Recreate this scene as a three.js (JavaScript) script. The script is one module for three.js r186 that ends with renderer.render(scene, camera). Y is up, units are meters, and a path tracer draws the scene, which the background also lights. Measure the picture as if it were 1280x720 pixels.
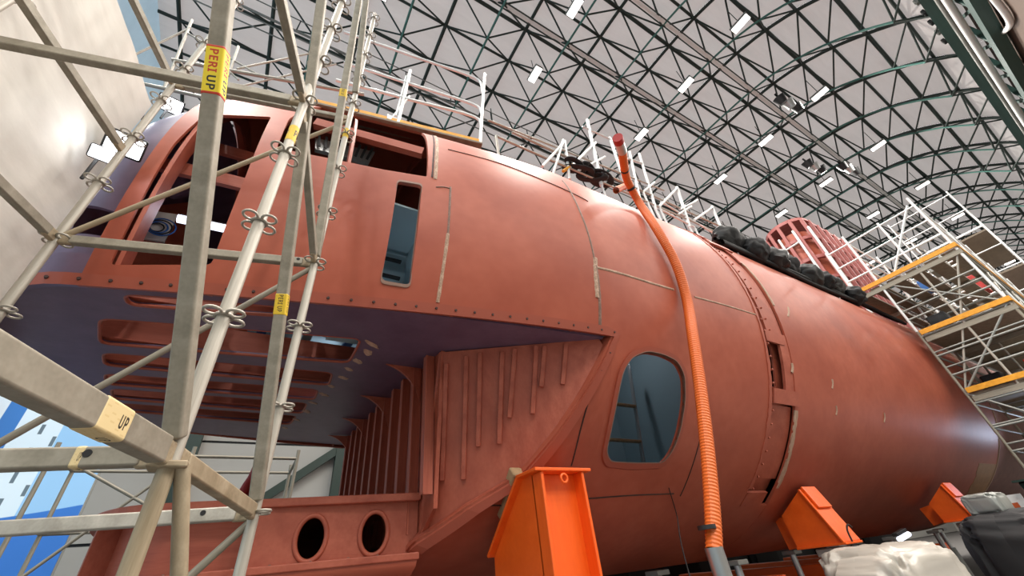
import * as THREE from 'three';
import { RectAreaLightUniformsLib } from 'three/addons/lights/RectAreaLightUniformsLib.js';
import { RoundedBoxGeometry } from 'three/addons/geometries/RoundedBoxGeometry.js';
import { mergeGeometries, mergeVertices } from 'three/addons/utils/BufferGeometryUtils.js';
import { ImprovedNoise } from 'three/addons/math/ImprovedNoise.js';
import { Brush, Evaluator, SUBTRACTION } from 'three-bvh-csg';

// ------------------------------------------------------------------ camera, lights, exposure
// x runs along the hull into the hall, y is up, +z points from the hull to the photographer
const V = (x, y, z) => new THREE.Vector3(x, y, z);
const F = 498, CAM = V(0, 1.6, 0), RAD = Math.PI / 180;
const SKY = 6.4;                            // overcast daylight outside, seen only through the translucent vault
const scene = new THREE.Scene();
scene.background = new THREE.Color().setRGB(1.05, 1.02, 1.03).multiplyScalar(SKY);
const camera = new THREE.PerspectiveCamera(2 * Math.atan(360 / F) / RAD, 1280 / 720, 0.05, 300);
camera.position.copy(CAM);
camera.rotation.set(35.4 * RAD, -34.35 * RAD, -7.05 * RAD, 'YXZ');
camera.updateMatrixWorld(true);
const renderer = new THREE.WebGLRenderer({ antialias: true });
renderer.toneMapping = THREE.LinearToneMapping;
renderer.toneMappingExposure = 0.2;
renderer.shadowMap.enabled = true;
RectAreaLightUniformsLib.init();
const LAMP = 4200;                         // radiance of the high-bay lamps
const LAMP_COL = 0xfff8f0;

// ------------------------------------------------------------------ helpers
const ray = (px, py) => V(px - 640, 360 - py, -F).normalize().applyEuler(camera.rotation);
function onPlane(px, py, n, p0) { const d = ray(px, py); const t = n.dot(p0.clone().sub(CAM)) / n.dot(d); return CAM.clone().addScaledVector(d, t); }
const atZ = (px, py, z) => onPlane(px, py, V(0, 0, 1), V(0, 0, z));
const atX = (px, py, x) => onPlane(px, py, V(1, 0, 0), V(x, 0, 0));
const atY = (px, py, y) => onPlane(px, py, V(0, 1, 0), V(0, y, 0));
let seed = 7; const rnd = () => (seed = (seed * 16807) % 2147483647) / 2147483647;
const rr = (a, b) => a + (b - a) * rnd();
const noise = new ImprovedNoise();
const clamp = (v, a, b) => Math.min(b, Math.max(a, v));
const lerp = (a, b, t) => a + (b - a) * t;

const ORD = 'first second third fourth fifth sixth seventh eighth ninth tenth eleventh twelfth thirteenth fourteenth fifteenth sixteenth seventeenth eighteenth nineteenth twentieth'.split(' ');
const used = new Map();
function numbered(n) { const k = used.get(n) || 0; used.set(n, k + 1); return k ? `${n}_${String(k).padStart(3, '0')}` : n; }
function tag(o, label, category, group, kind) { o.userData.label = label; o.userData.category = category; if (group) o.userData.group = group; if (kind) o.userData.kind = kind; return o; }
function thing(name, label, category, p = [0, 0, 0], group) { const o = new THREE.Group(); o.name = numbered(name); o.position.set(...p); tag(o, label, category, group); scene.add(o); return o; }
function struct(o, label, category) { o.userData.kind = 'structure'; o.userData.label = label; o.userData.category = category; return o; }
// all geometry is given in world metres; a parent is a plain translated group or mesh
function origin(parent) { const p = V(0, 0, 0); let o = parent; while (o && o !== scene) { p.add(o.position); o = o.parent; } return p; }
function put(name, geo, mat, parent = scene, pos) {
  const m = new THREE.Mesh(geo, mat); m.name = parent === scene ? numbered(name) : name;
  m.castShadow = m.receiveShadow = true;
  if (pos) m.position.copy(pos);
  if (parent !== scene) m.position.sub(origin(parent));
  parent.add(m); return m;
}
const UCYL = {}; function ucyl(seg) { return UCYL[seg] || (UCYL[seg] = new THREE.CylinderGeometry(1, 1, 1, seg, 1)); }
const UBOX = new THREE.BoxGeometry(1, 1, 1);
const YUP = V(0, 1, 0);
function tube(name, a, b, r, mat, parent = scene, seg = 8) {
  const d = b.clone().sub(a), L = d.length();
  const m = put(name, ucyl(seg), mat, parent, a.clone().add(b).multiplyScalar(.5));
  m.quaternion.setFromUnitVectors(YUP, d.divideScalar(L)); m.scale.set(r, L, r); return m;
}
function beamBasis(a, b, up) {
  const x = b.clone().sub(a).normalize(); let u = (up || V(0, 1, 0)).clone();
  if (Math.abs(u.dot(x)) > .98) u = V(1, 0, 0);
  const z = x.clone().cross(u).normalize(); const y = z.clone().cross(x).normalize();
  return new THREE.Matrix4().makeBasis(x, y, z);
}
function beam(name, a, b, h, w, mat, parent = scene, up) {   // a rectangular bar, h along up, w across
  const m = put(name, UBOX, mat, parent, a.clone().add(b).multiplyScalar(.5));
  m.quaternion.setFromRotationMatrix(beamBasis(a, b, up)); m.scale.set(a.distanceTo(b), h, w); return m;
}
function rbeam(name, a, b, h, w, rad, mat, parent = scene, up) {   // the same with rounded edges, uv in metres
  const L = a.distanceTo(b); const g = new RoundedBoxGeometry(L, h, w, 3, rad); uvBox(g, .5);
  const m = put(name, g, mat, parent, a.clone().add(b).multiplyScalar(.5));
  m.quaternion.setFromRotationMatrix(beamBasis(a, b, up)); return m;
}
function gTube(a, b, r, seg = 6) {     // baked geometry for merging
  const d = b.clone().sub(a), L = d.length(); const g = new THREE.CylinderGeometry(r, r, L, seg, 1);
  g.applyQuaternion(new THREE.Quaternion().setFromUnitVectors(YUP, d.divideScalar(L))); const c = a.clone().add(b).multiplyScalar(.5); return g.translate(c.x, c.y, c.z);
}
function gBox(x0, x1, y0, y1, z0, z1) { const g = new THREE.BoxGeometry(x1 - x0, y1 - y0, z1 - z0); return g.translate((x0 + x1) / 2, (y0 + y1) / 2, (z0 + z1) / 2); }
function gBeam(a, b, h, w, up) { const g = new THREE.BoxGeometry(a.distanceTo(b), h, w); const m = beamBasis(a, b, up); m.setPosition(a.clone().add(b).multiplyScalar(.5)); return g.applyMatrix4(m); }
function curveTube(name, pts, r, mat, parent = scene, n = 48, seg = 10) { const g = new THREE.TubeGeometry(new THREE.CatmullRomCurve3(pts, false, 'centripetal'), n, r, seg); return put(name, g, mat, parent); }
function uvBox(g, s = 1) { const p = g.attributes.position, n = g.attributes.normal, u = g.attributes.uv; for (let i = 0; i < p.count; i++) { const ax = Math.abs(n.getX(i)), ay = Math.abs(n.getY(i)), az = Math.abs(n.getZ(i)); const x = p.getX(i), y = p.getY(i), z = p.getZ(i); if (ax > ay && ax > az) u.setXY(i, z / s, y / s); else if (ay > az) u.setXY(i, x / s, z / s); else u.setXY(i, x / s, y / s); } return g; }
// surface from a function, with thickness t inwards (closed solid); normals from the function itself
function slab(fn, u0, u1, v0, v1, nu, nv, t = 0, vRange) {
  const pos = [], nor = [], uv = [], idx = [];
  const P = (u, v) => fn(u, v), e = 1e-3;
  const row = nv + 1, grid = [], flipN = Math.sign((u1 - u0) * (vRange ? 1 : v1 - v0));
  for (let i = 0; i <= nu; i++) for (let j = 0; j <= nv; j++) {
    const u = lerp(u0, u1, i / nu); let a = v0, b = v1; if (vRange) [a, b] = vRange(u); const v = lerp(a, b, j / nv);
    const p = P(u, v), du = P(u + e, v).sub(P(u - e, v)), dv = P(u, v + e).sub(P(u, v - e)); const n = du.cross(dv).normalize().multiplyScalar(flipN);
    grid.push([p, n, u, v]);
  }
  const push = (p, n, u, v) => { pos.push(p.x, p.y, p.z); nor.push(n.x, n.y, n.z); uv.push(u, v); return pos.length / 3 - 1; };
  const layer = (off, flip) => { const base = pos.length / 3; for (const [p, n, u, v] of grid) push(p.clone().addScaledVector(n, off), flip ? n.clone().negate() : n, u, v * 3.5); for (let i = 0; i < nu; i++) for (let j = 0; j < nv; j++) { const a = base + i * row + j, b = a + row, c = b + 1, d = a + 1; if (flip) idx.push(a, c, b, a, d, c); else idx.push(a, b, c, a, c, d); } };
  layer(0, false);
  if (t) {
    layer(-t, true);
    const edge = list => { for (let k = 0; k < list.length - 1; k++) { const A = grid[list[k]], B = grid[list[k + 1]]; const p0 = A[0], p1 = B[0], q0 = p0.clone().addScaledVector(A[1], -t), q1 = p1.clone().addScaledVector(B[1], -t); const n = p1.clone().sub(p0).cross(q0.clone().sub(p0)).normalize(); const a = push(p0, n, A[2], A[3] * 3.5), b = push(p1, n, B[2], B[3] * 3.5), c = push(q1, n, B[2], B[3] * 3.5 + .05), d = push(q0, n, A[2], A[3] * 3.5 + .05); idx.push(a, b, c, a, c, d); } };
    const r0 = [], r1 = [], c0 = [], c1 = []; for (let j = 0; j <= nv; j++) { r0.push(j); r1.push(nu * row + nv - j); } for (let i = 0; i <= nu; i++) { c0.push((nu - i) * row); c1.push(i * row + nv); }
    edge(r0); edge(r1); edge(c0); edge(c1);
  }
  const g = new THREE.BufferGeometry(); g.setAttribute('position', new THREE.Float32BufferAttribute(pos, 3)); g.setAttribute('normal', new THREE.Float32BufferAttribute(nor, 3)); g.setAttribute('uv', new THREE.Float32BufferAttribute(uv, 2)); g.setIndex(idx); return g;
}
const ev = new Evaluator(); ev.useGroups = false;
function subtract(geo, cutters) { let a = new Brush(geo); a.updateMatrixWorld(); for (const c of cutters) { const b = new Brush(c); b.updateMatrixWorld(); a = ev.evaluate(a, b, SUBTRACTION); } return a.geometry; }
function prismZ(pts, z0, z1) { const s = new THREE.Shape(pts.map(p => new THREE.Vector2(p.x, p.y))); const g = new THREE.ExtrudeGeometry(s, { depth: z1 - z0, bevelEnabled: false }); g.translate(0, 0, z0); return g; }
function smoothLoop(pts, n = 48, tension = .5) { return new THREE.CatmullRomCurve3(pts, true, 'catmullrom', tension).getSpacedPoints(n).slice(0, n); }
function roundPoly(pts, rad, n = 5) {   // rounded polygon of Vector3 (in any plane)
  const out = []; const N = pts.length;
  for (let i = 0; i < N; i++) { const p = pts[i], a = pts[(i + N - 1) % N].clone().sub(p), b = pts[(i + 1) % N].clone().sub(p); const r = Math.min(rad, a.length() * .45, b.length() * .45); const A = p.clone().addScaledVector(a.normalize(), r), B = p.clone().addScaledVector(b.normalize(), r); for (let k = 0; k <= n; k++) { const t = k / n; out.push(A.clone().multiplyScalar((1 - t) * (1 - t)).addScaledVector(p, 2 * t * (1 - t)).addScaledVector(B, t * t)); } }
  return out;
}

// ------------------------------------------------------------------ textures and materials
function fbm(x, y, z, o = 4) { let s = 0, a = .5, f = 1; for (let i = 0; i < o; i++) { s += a * noise.noise(x * f, y * f, z); a *= .5; f *= 2.03; } return s; }
function dataTex(n, fn, srgb = true, rep = [1, 1]) {
  const d = new Uint8Array(n * n * 4);
  for (let j = 0; j < n; j++) for (let i = 0; i < n; i++) { const c = fn(i / n, j / n); const k = (j * n + i) * 4; d[k] = clamp(c[0], 0, 255); d[k + 1] = clamp(c[1], 0, 255); d[k + 2] = clamp(c[2], 0, 255); d[k + 3] = 255; }
  const t = new THREE.DataTexture(d, n, n); t.wrapS = t.wrapT = THREE.RepeatWrapping; t.magFilter = THREE.LinearFilter; t.minFilter = THREE.LinearMipmapLinearFilter; t.generateMipmaps = true; if (srgb) t.colorSpace = THREE.SRGBColorSpace; t.repeat.set(...rep); t.needsUpdate = true; return t;
}
// seamless fbm on a torus-like blend
function tfbm(u, v, f, z, o = 4) { const a = fbm(u * f, v * f, z, o), b = fbm((u - 1) * f, v * f, z, o), c = fbm(u * f, (v - 1) * f, z, o), d = fbm((u - 1) * f, (v - 1) * f, z, o); return (a * (1 - u) + b * u) * (1 - v) + (c * (1 - u) + d * u) * v; }
function mottled(base, amp, f, z, n = 256, tint = [1, 1, 1]) { return dataTex(n, (u, v) => { const a = tfbm(u, v, f, z, 5) * amp * 2, g = (tfbm(u, v, f * 7, z + 9, 2)) * amp * .7; return base.map((c, i) => c + (a * tint[i]) + g); }); }
const M = {};
function mat(key, o) { return M[key] = new THREE.MeshStandardMaterial(o); }
function rep(t, a, b) { const c = t.clone(); c.repeat.set(a, b); c.needsUpdate = true; return c; }
const texRed = mottled([164, 82, 60], 19, 5, 1.3, 512, [1, .9, .8]);
const texGalv = mottled([166, 161, 150], 22, 7, 2.1);
const texWhite = mottled([214, 212, 206], 9, 3, 6.1);
const texConc = mottled([92, 90, 88], 16, 5, 8.1);
const bumpPaint = dataTex(256, (u, v) => { const g = 128 + tfbm(u, v, 22, 3.7, 3) * 90; return [g, g, g]; }, false);
M.red = new THREE.MeshPhysicalMaterial({ map: rep(texRed, .22, .22), roughness: .49, specularIntensity: .7, bumpMap: rep(bumpPaint, .7, .7), bumpScale: .0012 });
mat('redPart', { map: texRed, roughness: .55 });
mat('purple', { map: mottled([106, 84, 106], 12, 4, 5.5), roughness: .42 });
mat('interior', { color: 0x8fa6ad, roughness: .6 });
mat('weldGrey', { map: mottled([122, 92, 78], 30, 6, 3.3), roughness: .6 });
mat('weldPale', { map: mottled([172, 142, 120], 40, 8, 7.3), roughness: .7 });
mat('seamDark', { color: 0x3c2620, roughness: .8 });
mat('galv', { map: texGalv, roughness: .45, metalness: .22 });
mat('galvDull', { map: mottled([138, 132, 118], 22, 6, 9.1), roughness: .6, metalness: .25 });
mat('galvWarm', { map: mottled([150, 136, 112], 24, 5, 12.1), roughness: .65, metalness: .2 });
mat('tubeWhite', { color: 0xdcdfde, roughness: .5, metalness: .2 });
mat('tubeGrey', { color: 0x8d8f8a, roughness: .5, metalness: .4 });
mat('roofGreen', { color: 0x24332f, roughness: .6 });
mat('roofTeal', { color: 0x3f6f66, roughness: .6 });
mat('roofGrey', { color: 0x777a76, roughness: .5, metalness: .3 });
mat('girder', { map: mottled([30, 62, 56], 8, 4, 14), roughness: .55 });
M.fabric = new THREE.MeshPhysicalMaterial({ map: rep(mottled([206, 202, 199], 8, 3, 2.7), .15, .15), roughness: 1, transmission: .45, thickness: 0, side: THREE.DoubleSide });
mat('wallWhite', { map: rep(mottled([158, 157, 152], 7, 3, 12.7), .2, .2), roughness: .8 });
M.wallBlue = new THREE.MeshPhysicalMaterial({ map: rep(mottled([176, 206, 222], 8, 3, 11.7), .2, .2), roughness: 1, transmission: .5, thickness: 0, side: THREE.DoubleSide });
mat('wallBrown', { map: rep(mottled([86, 68, 56], 10, 3, 41), .2, .2), roughness: .8 });
mat('tarp', { map: mottled([212, 210, 202], 10, 3, 15.7, 256), roughness: .75 });
mat('concrete', { map: rep(texConc, .25, .25), roughness: .7 });
mat('orange', { map: mottled([240, 96, 20], 12, 4, 21), roughness: .42 });
mat('hose', { color: 0xd0601c, roughness: .5 });
mat('hoseEnd', { color: 0x9a9a98, roughness: .35, metalness: .8 });
mat('yellow', { map: mottled([214, 148, 30], 18, 5, 23), roughness: .55 });
mat('plank', { map: mottled([120, 108, 92], 18, 5, 25), roughness: .7 });
mat('black', { color: 0x141416, roughness: .75 });
mat('blackGloss', { color: 0x161718, roughness: .58 });
mat('wrap', { map: mottled([168, 162, 152], 30, 5, 27), roughness: .35 });
mat('green', { color: 0x102a22, roughness: .5 });
mat('pink', { map: mottled([158, 92, 88], 20, 5, 29), roughness: .6 });
mat('hullAft', { map: mottled([112, 66, 56], 14, 4, 31), roughness: .6 });
mat('ochreReflection', { map: mottled([150, 104, 56], 20, 5, 33), roughness: .45, metalness: .1 });  // colour of the warm reflection painted on the hull end
mat('steelDark', { color: 0x2c2d2e, roughness: .5, metalness: .5 });
mat('aluminium', { color: 0xb9bcbc, roughness: .35, metalness: .7 });
mat('wood', { map: mottled([168, 140, 104], 18, 6, 35), roughness: .65 });
mat('blue', { color: 0x2b62a8, roughness: .6 });
mat('redBright', { color: 0xa8221e, roughness: .55 });
mat('lampGlow', { color: 0xffffff, emissive: LAMP_COL, emissiveIntensity: 22, roughness: .4 });
mat('tubeGlow', { color: 0xffffff, emissive: 0xe6ecff, emissiveIntensity: 14, roughness: .4 });
mat('floodGlow', { color: 0xffffff, emissive: 0xf6f8ff, emissiveIntensity: 40, roughness: .4 });
function canvasMat(w, h, draw, o = {}) { const c = document.createElement('canvas'); c.width = w; c.height = h; draw(c.getContext('2d'), w, h); const t = new THREE.CanvasTexture(c); t.colorSpace = THREE.SRGBColorSpace; return new THREE.MeshStandardMaterial({ map: t, roughness: .6, ...o }); }

// ------------------------------------------------------------------ hull form
const HY = 4.924, HZ = -5.961, HR = 3.5, XC = 3.13, YF = 3.617, XTIP = -2.4;
const sScale = x => { const w = Math.max(0, (XC - x) / 4.94); let s = 1 - .286 * Math.pow(w, 1.4); if (x < -1.5) { const q = clamp((-1.5 - x) / .9, 0, .999); s *= Math.sqrt(1 - q * q); } return Math.max(s, .02); };
const tScale = x => { if (x > -.3) return 1; const w = clamp((-.3 - x) / 2.1, 0, .999); return Math.max(Math.pow(1 - w * w, .62), .03); };
const bodyP = (x, th, r = HR) => { const sn = Math.sin(th); return V(x, HY + r * (sn > 0 ? tScale(x) : 1) * sn, HZ + r * sScale(x) * Math.cos(th)); };
const cylP = (x, th, r = HR) => V(x, HY + r * Math.sin(th), HZ + r * Math.cos(th));
function onBody(px, py, off = 0) {      // where a pixel's ray meets the hull skin (nearest approach at the silhouette)
  const d = ray(px, py); let best = 1e9, bt = 0, prev = null;
  const f = t => { const p = CAM.clone().addScaledVector(d, t); const x = clamp(p.x, XTIP + .02, 40); const z = (p.z - HZ) / ((HR + off) * sScale(x)), y = (p.y - HY) / ((HR + off) * (p.y > HY ? tScale(x) : 1)); return z * z + y * y - 1; };
  for (let t = 1.5; t < 30; t += .02) { const v = f(t); if (v < best) { best = v; bt = t; } if (v < 0) { let a = t - .02, b = t; for (let k = 0; k < 24; k++) { const m = (a + b) / 2; if (f(m) < 0) b = m; else a = m; } bt = b; break; } }
  return CAM.clone().addScaledVector(d, bt);
}
const thOf = p => Math.atan2((p.y - HY) / (p.y > HY ? tScale(p.x) : 1), (p.z - HZ) / sScale(p.x));

// ================================================================== the hall
const S = 4;                                                      // arch spacing
const roofN = [[66.4, 6.16], [70.6, 6.15], [74.6, 6.14], [78.4, 6.12], [82.0, 6.1], [86.0, 6.05], [89.9, 5.93], [93.4, 5.75], [96.8, 5.51], [100.4, 5.23], [103.2, 4.95]];
const nearNodes = roofN.map(([phi, y]) => [-(y * S) / Math.tan(phi * RAD), 1.6 + y * S]);
const farNodes = nearNodes.slice(1).map(([z, y]) => [2 * nearNodes[0][0] - z, y]).reverse();
const NODES = [...farNodes, ...nearNodes];                        // [z, y] across the vault, far side first
const NZ0 = NODES[0][0], NZ1 = NODES[NODES.length - 1][0], NY = NODES[0][1];
const X0 = -9.2, X1 = 92, ZN = 22;                              // ZN: far side of the aisle added behind the photographer for side light
const archX = []; for (let k = 0; k < 26; k++) archX.push(-8.3 + k * S);
const vaultCurve = new THREE.CatmullRomCurve3(NODES.map(([z, y]) => V(0, y, z)));
const vaultPts = vaultCurve.getPoints(60);
{ // roof skin: one membrane strip for each arch bay
  const ceil = new THREE.Group(); ceil.name = 'ceiling'; struct(ceil, 'pale fabric vault above the lattice roof arches', 'ceiling'); scene.add(ceil);
  const xs = [X0, ...archX.slice(1), X1 + 1];
  for (let k = 0; k < xs.length - 1; k++) {
    const g = slab((x, v) => { const i = clamp(v, 0, 59.999), a = vaultPts[Math.floor(i)], b = vaultPts[Math.floor(i) + 1]; return V(x, lerp(a.y, b.y, i % 1) + .17, lerp(a.z, b.z, i % 1)); }, xs[k], xs[k + 1] - .004, 0, 60, 1, 60, 0);
    put('roof_panel', g, M.fabric, ceil);
    put('added_aisle_panel', slab((x, z) => V(x, NY + .17, z), xs[k], xs[k + 1] - .004, NZ1, ZN, 1, 2, 0), M.fabric, ceil);  // ceiling of the added aisle, out of view
  }
}
struct(put('floor', gBox(X0 - .3, X1 + 1, -.3, 0, NZ0 - .3, ZN + .4), M.concrete), 'grey concrete floor of the assembly hall', 'floor');
{ // far wall of wide cladding panels with dark joints between them
  const w = new THREE.Group(); w.name = 'wall_back'; struct(w, 'pale clad long wall behind the hull', 'wall'); scene.add(w);
  put('backing', gBox(X0 - .3, X1 + 1, 0, NY + .5, NZ0 - .35, NZ0 - .12), M.steelDark, w);
  for (let k = 0; k < 11; k++) for (let j = 0; j < 5; j++) { const x0 = X0 + k * 9.3, h = (NY + .4) / 5; put('wall_panel', gBox(x0 + .03, x0 + 9.24, j * h + .06, (j + 1) * h - .06, NZ0 - .12, NZ0 - .03), M.wallWhite, w); }
  const n = struct(put('wall_front', gBox(X0 - .3, X1 + 1, 0, NY + .5, ZN, ZN + .3), M.wallWhite), 'pale long wall behind the photographer', 'wall');
  struct(put('wall_left', slab((y, z) => V(X0, y, z), 0, 27, NZ0 - .3, ZN + .4, 2, 6, 0), M.wallBlue), 'pale blue end wall past the bow', 'wall');
  struct(put('wall_right', gBox(X1, X1 + .3, 0, 27, NZ0 - .3, ZN + .4), M.wallWhite), 'distant pale end wall of the hall', 'wall');
}
// roof lattice: outer arches, longitudinal purlins, inner teal arches with their web members
const nodePt = (x, i, drop = 0) => { const [z, y] = NODES[i]; const a = NODES[Math.max(0, i - 1)], b = NODES[Math.min(NODES.length - 1, i + 1)]; const tz = b[0] - a[0], ty = b[1] - a[1], l = Math.hypot(tz, ty); return V(x, y - drop * (tz / l), z + drop * (ty / l)); };
const midPt = (x, i, drop) => nodePt(x, i, drop).add(nodePt(x, i + 1, drop)).multiplyScalar(.5);
archX.forEach((x, k) => {
  const t = put('roof_arch', new THREE.TubeGeometry(new THREE.CatmullRomCurve3(NODES.map(([z, y]) => V(0, y - NY, z))), 40, .095, 6), M.roofGreen, scene, V(x, NY, 0));
  tag(t, 'dark green tubular arch spanning the hall beneath the fabric vault', 'arch', 'outer roof arches');
});
NODES.forEach(([z, y], i) => {
  if (i === 0 || i === NODES.length - 1) return;
  const t = tube('roof_purlin', V(X0 + .05, y, z), V(X1 - .05, y, z), i % 2 ? .075 : .1, M.roofGreen, scene, 6);
  tag(t, `dark green straight roof purlin, ${ORD[NODES.length - 2 - i]} counted from the crane girder`, 'purlin', 'lengthwise roof purlins');
});
archX.slice(0, -1).forEach((x, k) => {
  const xm = x + S / 2, t = thing('lattice_arch', 'teal inner roof arch with thin web tubes fanning up to the outer arches', 'lattice arch', [xm, NY, 0], 'teal lattice arches');
  const chord = []; for (let i = 0; i < NODES.length - 1; i++) chord.push(midPt(xm, i, 1.25));
  put('chord', new THREE.TubeGeometry(new THREE.CatmullRomCurve3(chord), 40, .06, 6), M.roofTeal, t, V(0, 0, 0));
  const webs = [];
  for (let i = 0; i < NODES.length - 1; i++) {
    const m = midPt(xm, i, 1.25);
    for (const [dx, di] of i < 8 ? [[i % 2 ? -1 : 1, i % 2]] : [[-1, 0], [-1, 1], [1, 0], [1, 1]]) { const b = nodePt(xm + dx * (S / 2 - .08), i + di, .03); if (k < 11) tube('web_tube', m, b, .048, M.roofGreen, t, 5); else webs.push(gTube(m, b, .048, 4)); }
  }
  if (webs.length) { const w = put('web_tubes', mergeGeometries(webs), M.roofGreen, t); w.userData.kind = 'stuff'; }
});
// grey twin rails hung under the lattice (crane-lamp tracks)
for (const [phi, y, lab] of [[83.7, 5.75, 'grey twin-rail cable track hung under the roof lattice beside the crown'], [75.6, 5.85, 'grey twin-rail cable track hung under the roof lattice above the hull']]) {
  const z = -(y * S) / Math.tan(phi * RAD), yy = 1.6 + y * S; const t = thing('cable_track', lab, 'cable track', [0, yy, z]);
  for (const o of [-.14, .14]) beam('rail', V(X0 + .1, yy, z + o), V(X1 - .1, yy, z + o), .08, .06, M.roofGreen, t);
  beam('tray', V(X0 + .1, yy + .02, z), V(X1 - .1, yy + .02, z), .02, .16, M.tubeWhite, t);
  for (let x = -8; x < 60; x += 4) tube('hanger', V(x + 1.7, yy, z), V(x + 1.7, yy + .75, z), .025, M.roofGreen, t, 5);
}
// high-bay lamps; the next-aisle rows are added, unseen, to light the hull side
for (const [z, k0, k1, lab] of [[-7.5, 1, 8, 'bright rectangular high-bay lamp in the row above the hull side'], [-4.0, 1, 8, 'bright rectangular high-bay lamp in the row between hull and crown'], [-.5, 2, 9, 'bright rectangular high-bay lamp in the row nearest the crane girder'], [8.5, 7, 6, 'added unseen high-bay lamp over the next aisle, inner row'], [12, 7, 6, 'added unseen high-bay lamp over the next aisle, middle row'], [15.5, 7, 6, 'added unseen high-bay lamp over the next aisle, outer row']])
  for (let k = z > 1 ? -1 : k0 - (z > -1 ? 3 : 2); k <= k1; k++) {
    const x = .3 + 8 * k, y = z > 1 ? 20.4 : 23; if (x < X0 + 1) continue;
    const v = k - k0, full = z > 1 ? `${lab}, ${ORD[k + 1]} from the pale blue end wall` : v < 0 ? lab.replace('bright', v < -1 ? 'glowing' : 'lit') + (v < -2 ? ' behind the photographer' : v < -1 ? ' over the bow' : ' before the visible ones') : `${lab}, ${ORD[v]} from the bow`;
    const t = thing('high_bay_lamp', full, 'lamp', [x, y, z], lab.replace('bright rectangular high-bay lamp in the ', 'high-bay lamps, '));
    put('housing', new RoundedBoxGeometry(.46, .14, .94, 2, .04).translate(0, .09, 0), M.roofGrey, t, V(x, y, z));
    put('diffuser', new RoundedBoxGeometry(.38, .04, .84, 2, .015), M.lampGlow, t, V(x, y, z));
    tube('hanger', V(x, y + .16, z), V(x, y + 1.6, z), .02, M.roofGreen, t, 5);
    const l = new THREE.RectAreaLight(LAMP_COL, LAMP, .38, .84); l.position.set(0, -.035, 0); l.rotation.x = -Math.PI / 2; t.add(l);
  }
// loudspeaker-like floodlight clusters and dark boxes in the lattice
for (const [px, py, y, lab] of [[985, 132, 22.6, 'silver floodlight cluster clamped to the cable track'], [1017, 210, 22.6, 'dark floodlight cluster with a pale lens under the lattice'], [1060, 213, 22.6, 'small dark box pair hung in the roof lattice']]) {
  const p = atY(px, py, y), t = thing('flood_cluster', lab, 'floodlight', [p.x, p.y, p.z]);
  for (let k = 0; k < 3; k++) { const c = put('lamp_head', new THREE.CylinderGeometry(.32, .22, .5, 14), k === 1 ? M.aluminium : M.steelDark, t, p.clone().add(V(k * .75 - .75, 0, k * .1))); c.rotation.z = .5; }
  beam('bracket', p.clone().add(V(-1.1, .35, 0)), p.clone().add(V(1.1, .35, 0)), .1, .1, M.steelDark, t);
}
{ // crane girder along the near eave, with pipes
  const z = NZ1 + .1, y = NY + .1; const t = thing('crane_girder', 'dark green lattice crane girder along the near eave', 'girder', [0, y, z]);
  beam('upper_chord', V(X0 + .1, y - .15, z - .1), V(X1 - .1, y - .15, z - .1), .85, .5, M.girder, t, V(0, 1, .5));
  beam('lower_chord', V(X0 + .1, y - 2.6, z + .25), V(X1 - .1, y - 2.6, z + .25), .5, .4, M.girder, t);
  for (let x = -8; x < 88; x += 3) { beam('post', V(x, y - 2.5, z + .25), V(x, y, z + .1), .2, .2, M.girder, t, V(1, 0, 0)); beam('diagonal', V(x, y - 2.4, z + .25), V(x + 3, y - .1, z + .1), .16, .14, M.girder, t); }
  tag(beam('girder_cladding', V(X0 + .1, y - 3, z + .62), V(X1 - .1, y - 3, z + .62), 6, .04, M.wallBrown), 'brown cladding strip behind the crane girder', 'cladding');
  for (const [dy, dz, r, m, lab] of [[-.75, -.12, .09, M.tubeGrey, 'slim grey pipe fixed along the crane girder'], [-1.55, -.1, .14, M.tubeWhite, 'thick white pipe fixed along the crane girder'], [-.45, -.16, .07, M.yellow, 'yellow busbar line fixed along the crane girder']])
    tag(tube('girder_pipe', V(X0 + .1, y + dy, z + dz), V(X1 - .1, y + dy, z + dz), r, m, scene, 10), lab, 'pipe');
  tag(curveTube('bent_pipe', [[1236, -10], [1262, 26], [1247, 50], [1258, 66], [1284, 92]].map(([a, b]) => atZ(a, b, z + .45)), .11, M.tubeWhite, scene, 40, 10), 'bent white pipe on the brown cladding above the girder', 'pipe');
  tag(curveTube('conduit', [[1215, 0], [1240, 45], [1275, 100], [1290, 130]].map(([a, b]) => atZ(a, b, z + .5)), .06, M.tubeGrey, scene, 30, 8), 'grey conduit fixed to the brown cladding by the bent pipe', 'conduit');
  for (let k = 0; k < 26; k++) { const x = 3 + k * .9; tag(put('cable_trolley', new RoundedBoxGeometry(.22, .3, .14, 1, .03), k % 3 ? M.steelDark : M.roofGrey, scene, V(x, y - .15, z - .52)), 'small cable trolley hanging in the row under the crane girder', 'trolley', 'cable trolleys on the crane girder'); }
}
{ // maintenance catwalk on the far side of the vault
  const z = -11.6, y = 23.2; const t = thing('catwalk', 'slender grey roof catwalk with handrails beyond the hull', 'catwalk', [0, y, z]);
  for (const dz of [.5]) { for (const dy of [0, 1.1]) tube('rail', V(X0 + .1, y + dy, z + dz), V(70, y + dy, z + dz), dy ? .03 : .06, M.roofGrey, t, 5); for (let x = -8; x < 60; x += 2.6) tube('post', V(x, y, z + dz), V(x, y + 1.1, z + dz), .03, M.roofGreen, t, 5); }
  for (const dz of [-.2, .2]) beam('walkway', V(X0 + .1, y, z + dz), V(70, y, z + dz), .03, .06, M.roofGrey, t);
  for (let x = -8; x < 60; x += 8) tube('hanger', V(x, y + 1.1, z), V(x, y + 2.6, z), .03, M.roofGreen, t, 5);
}
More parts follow.
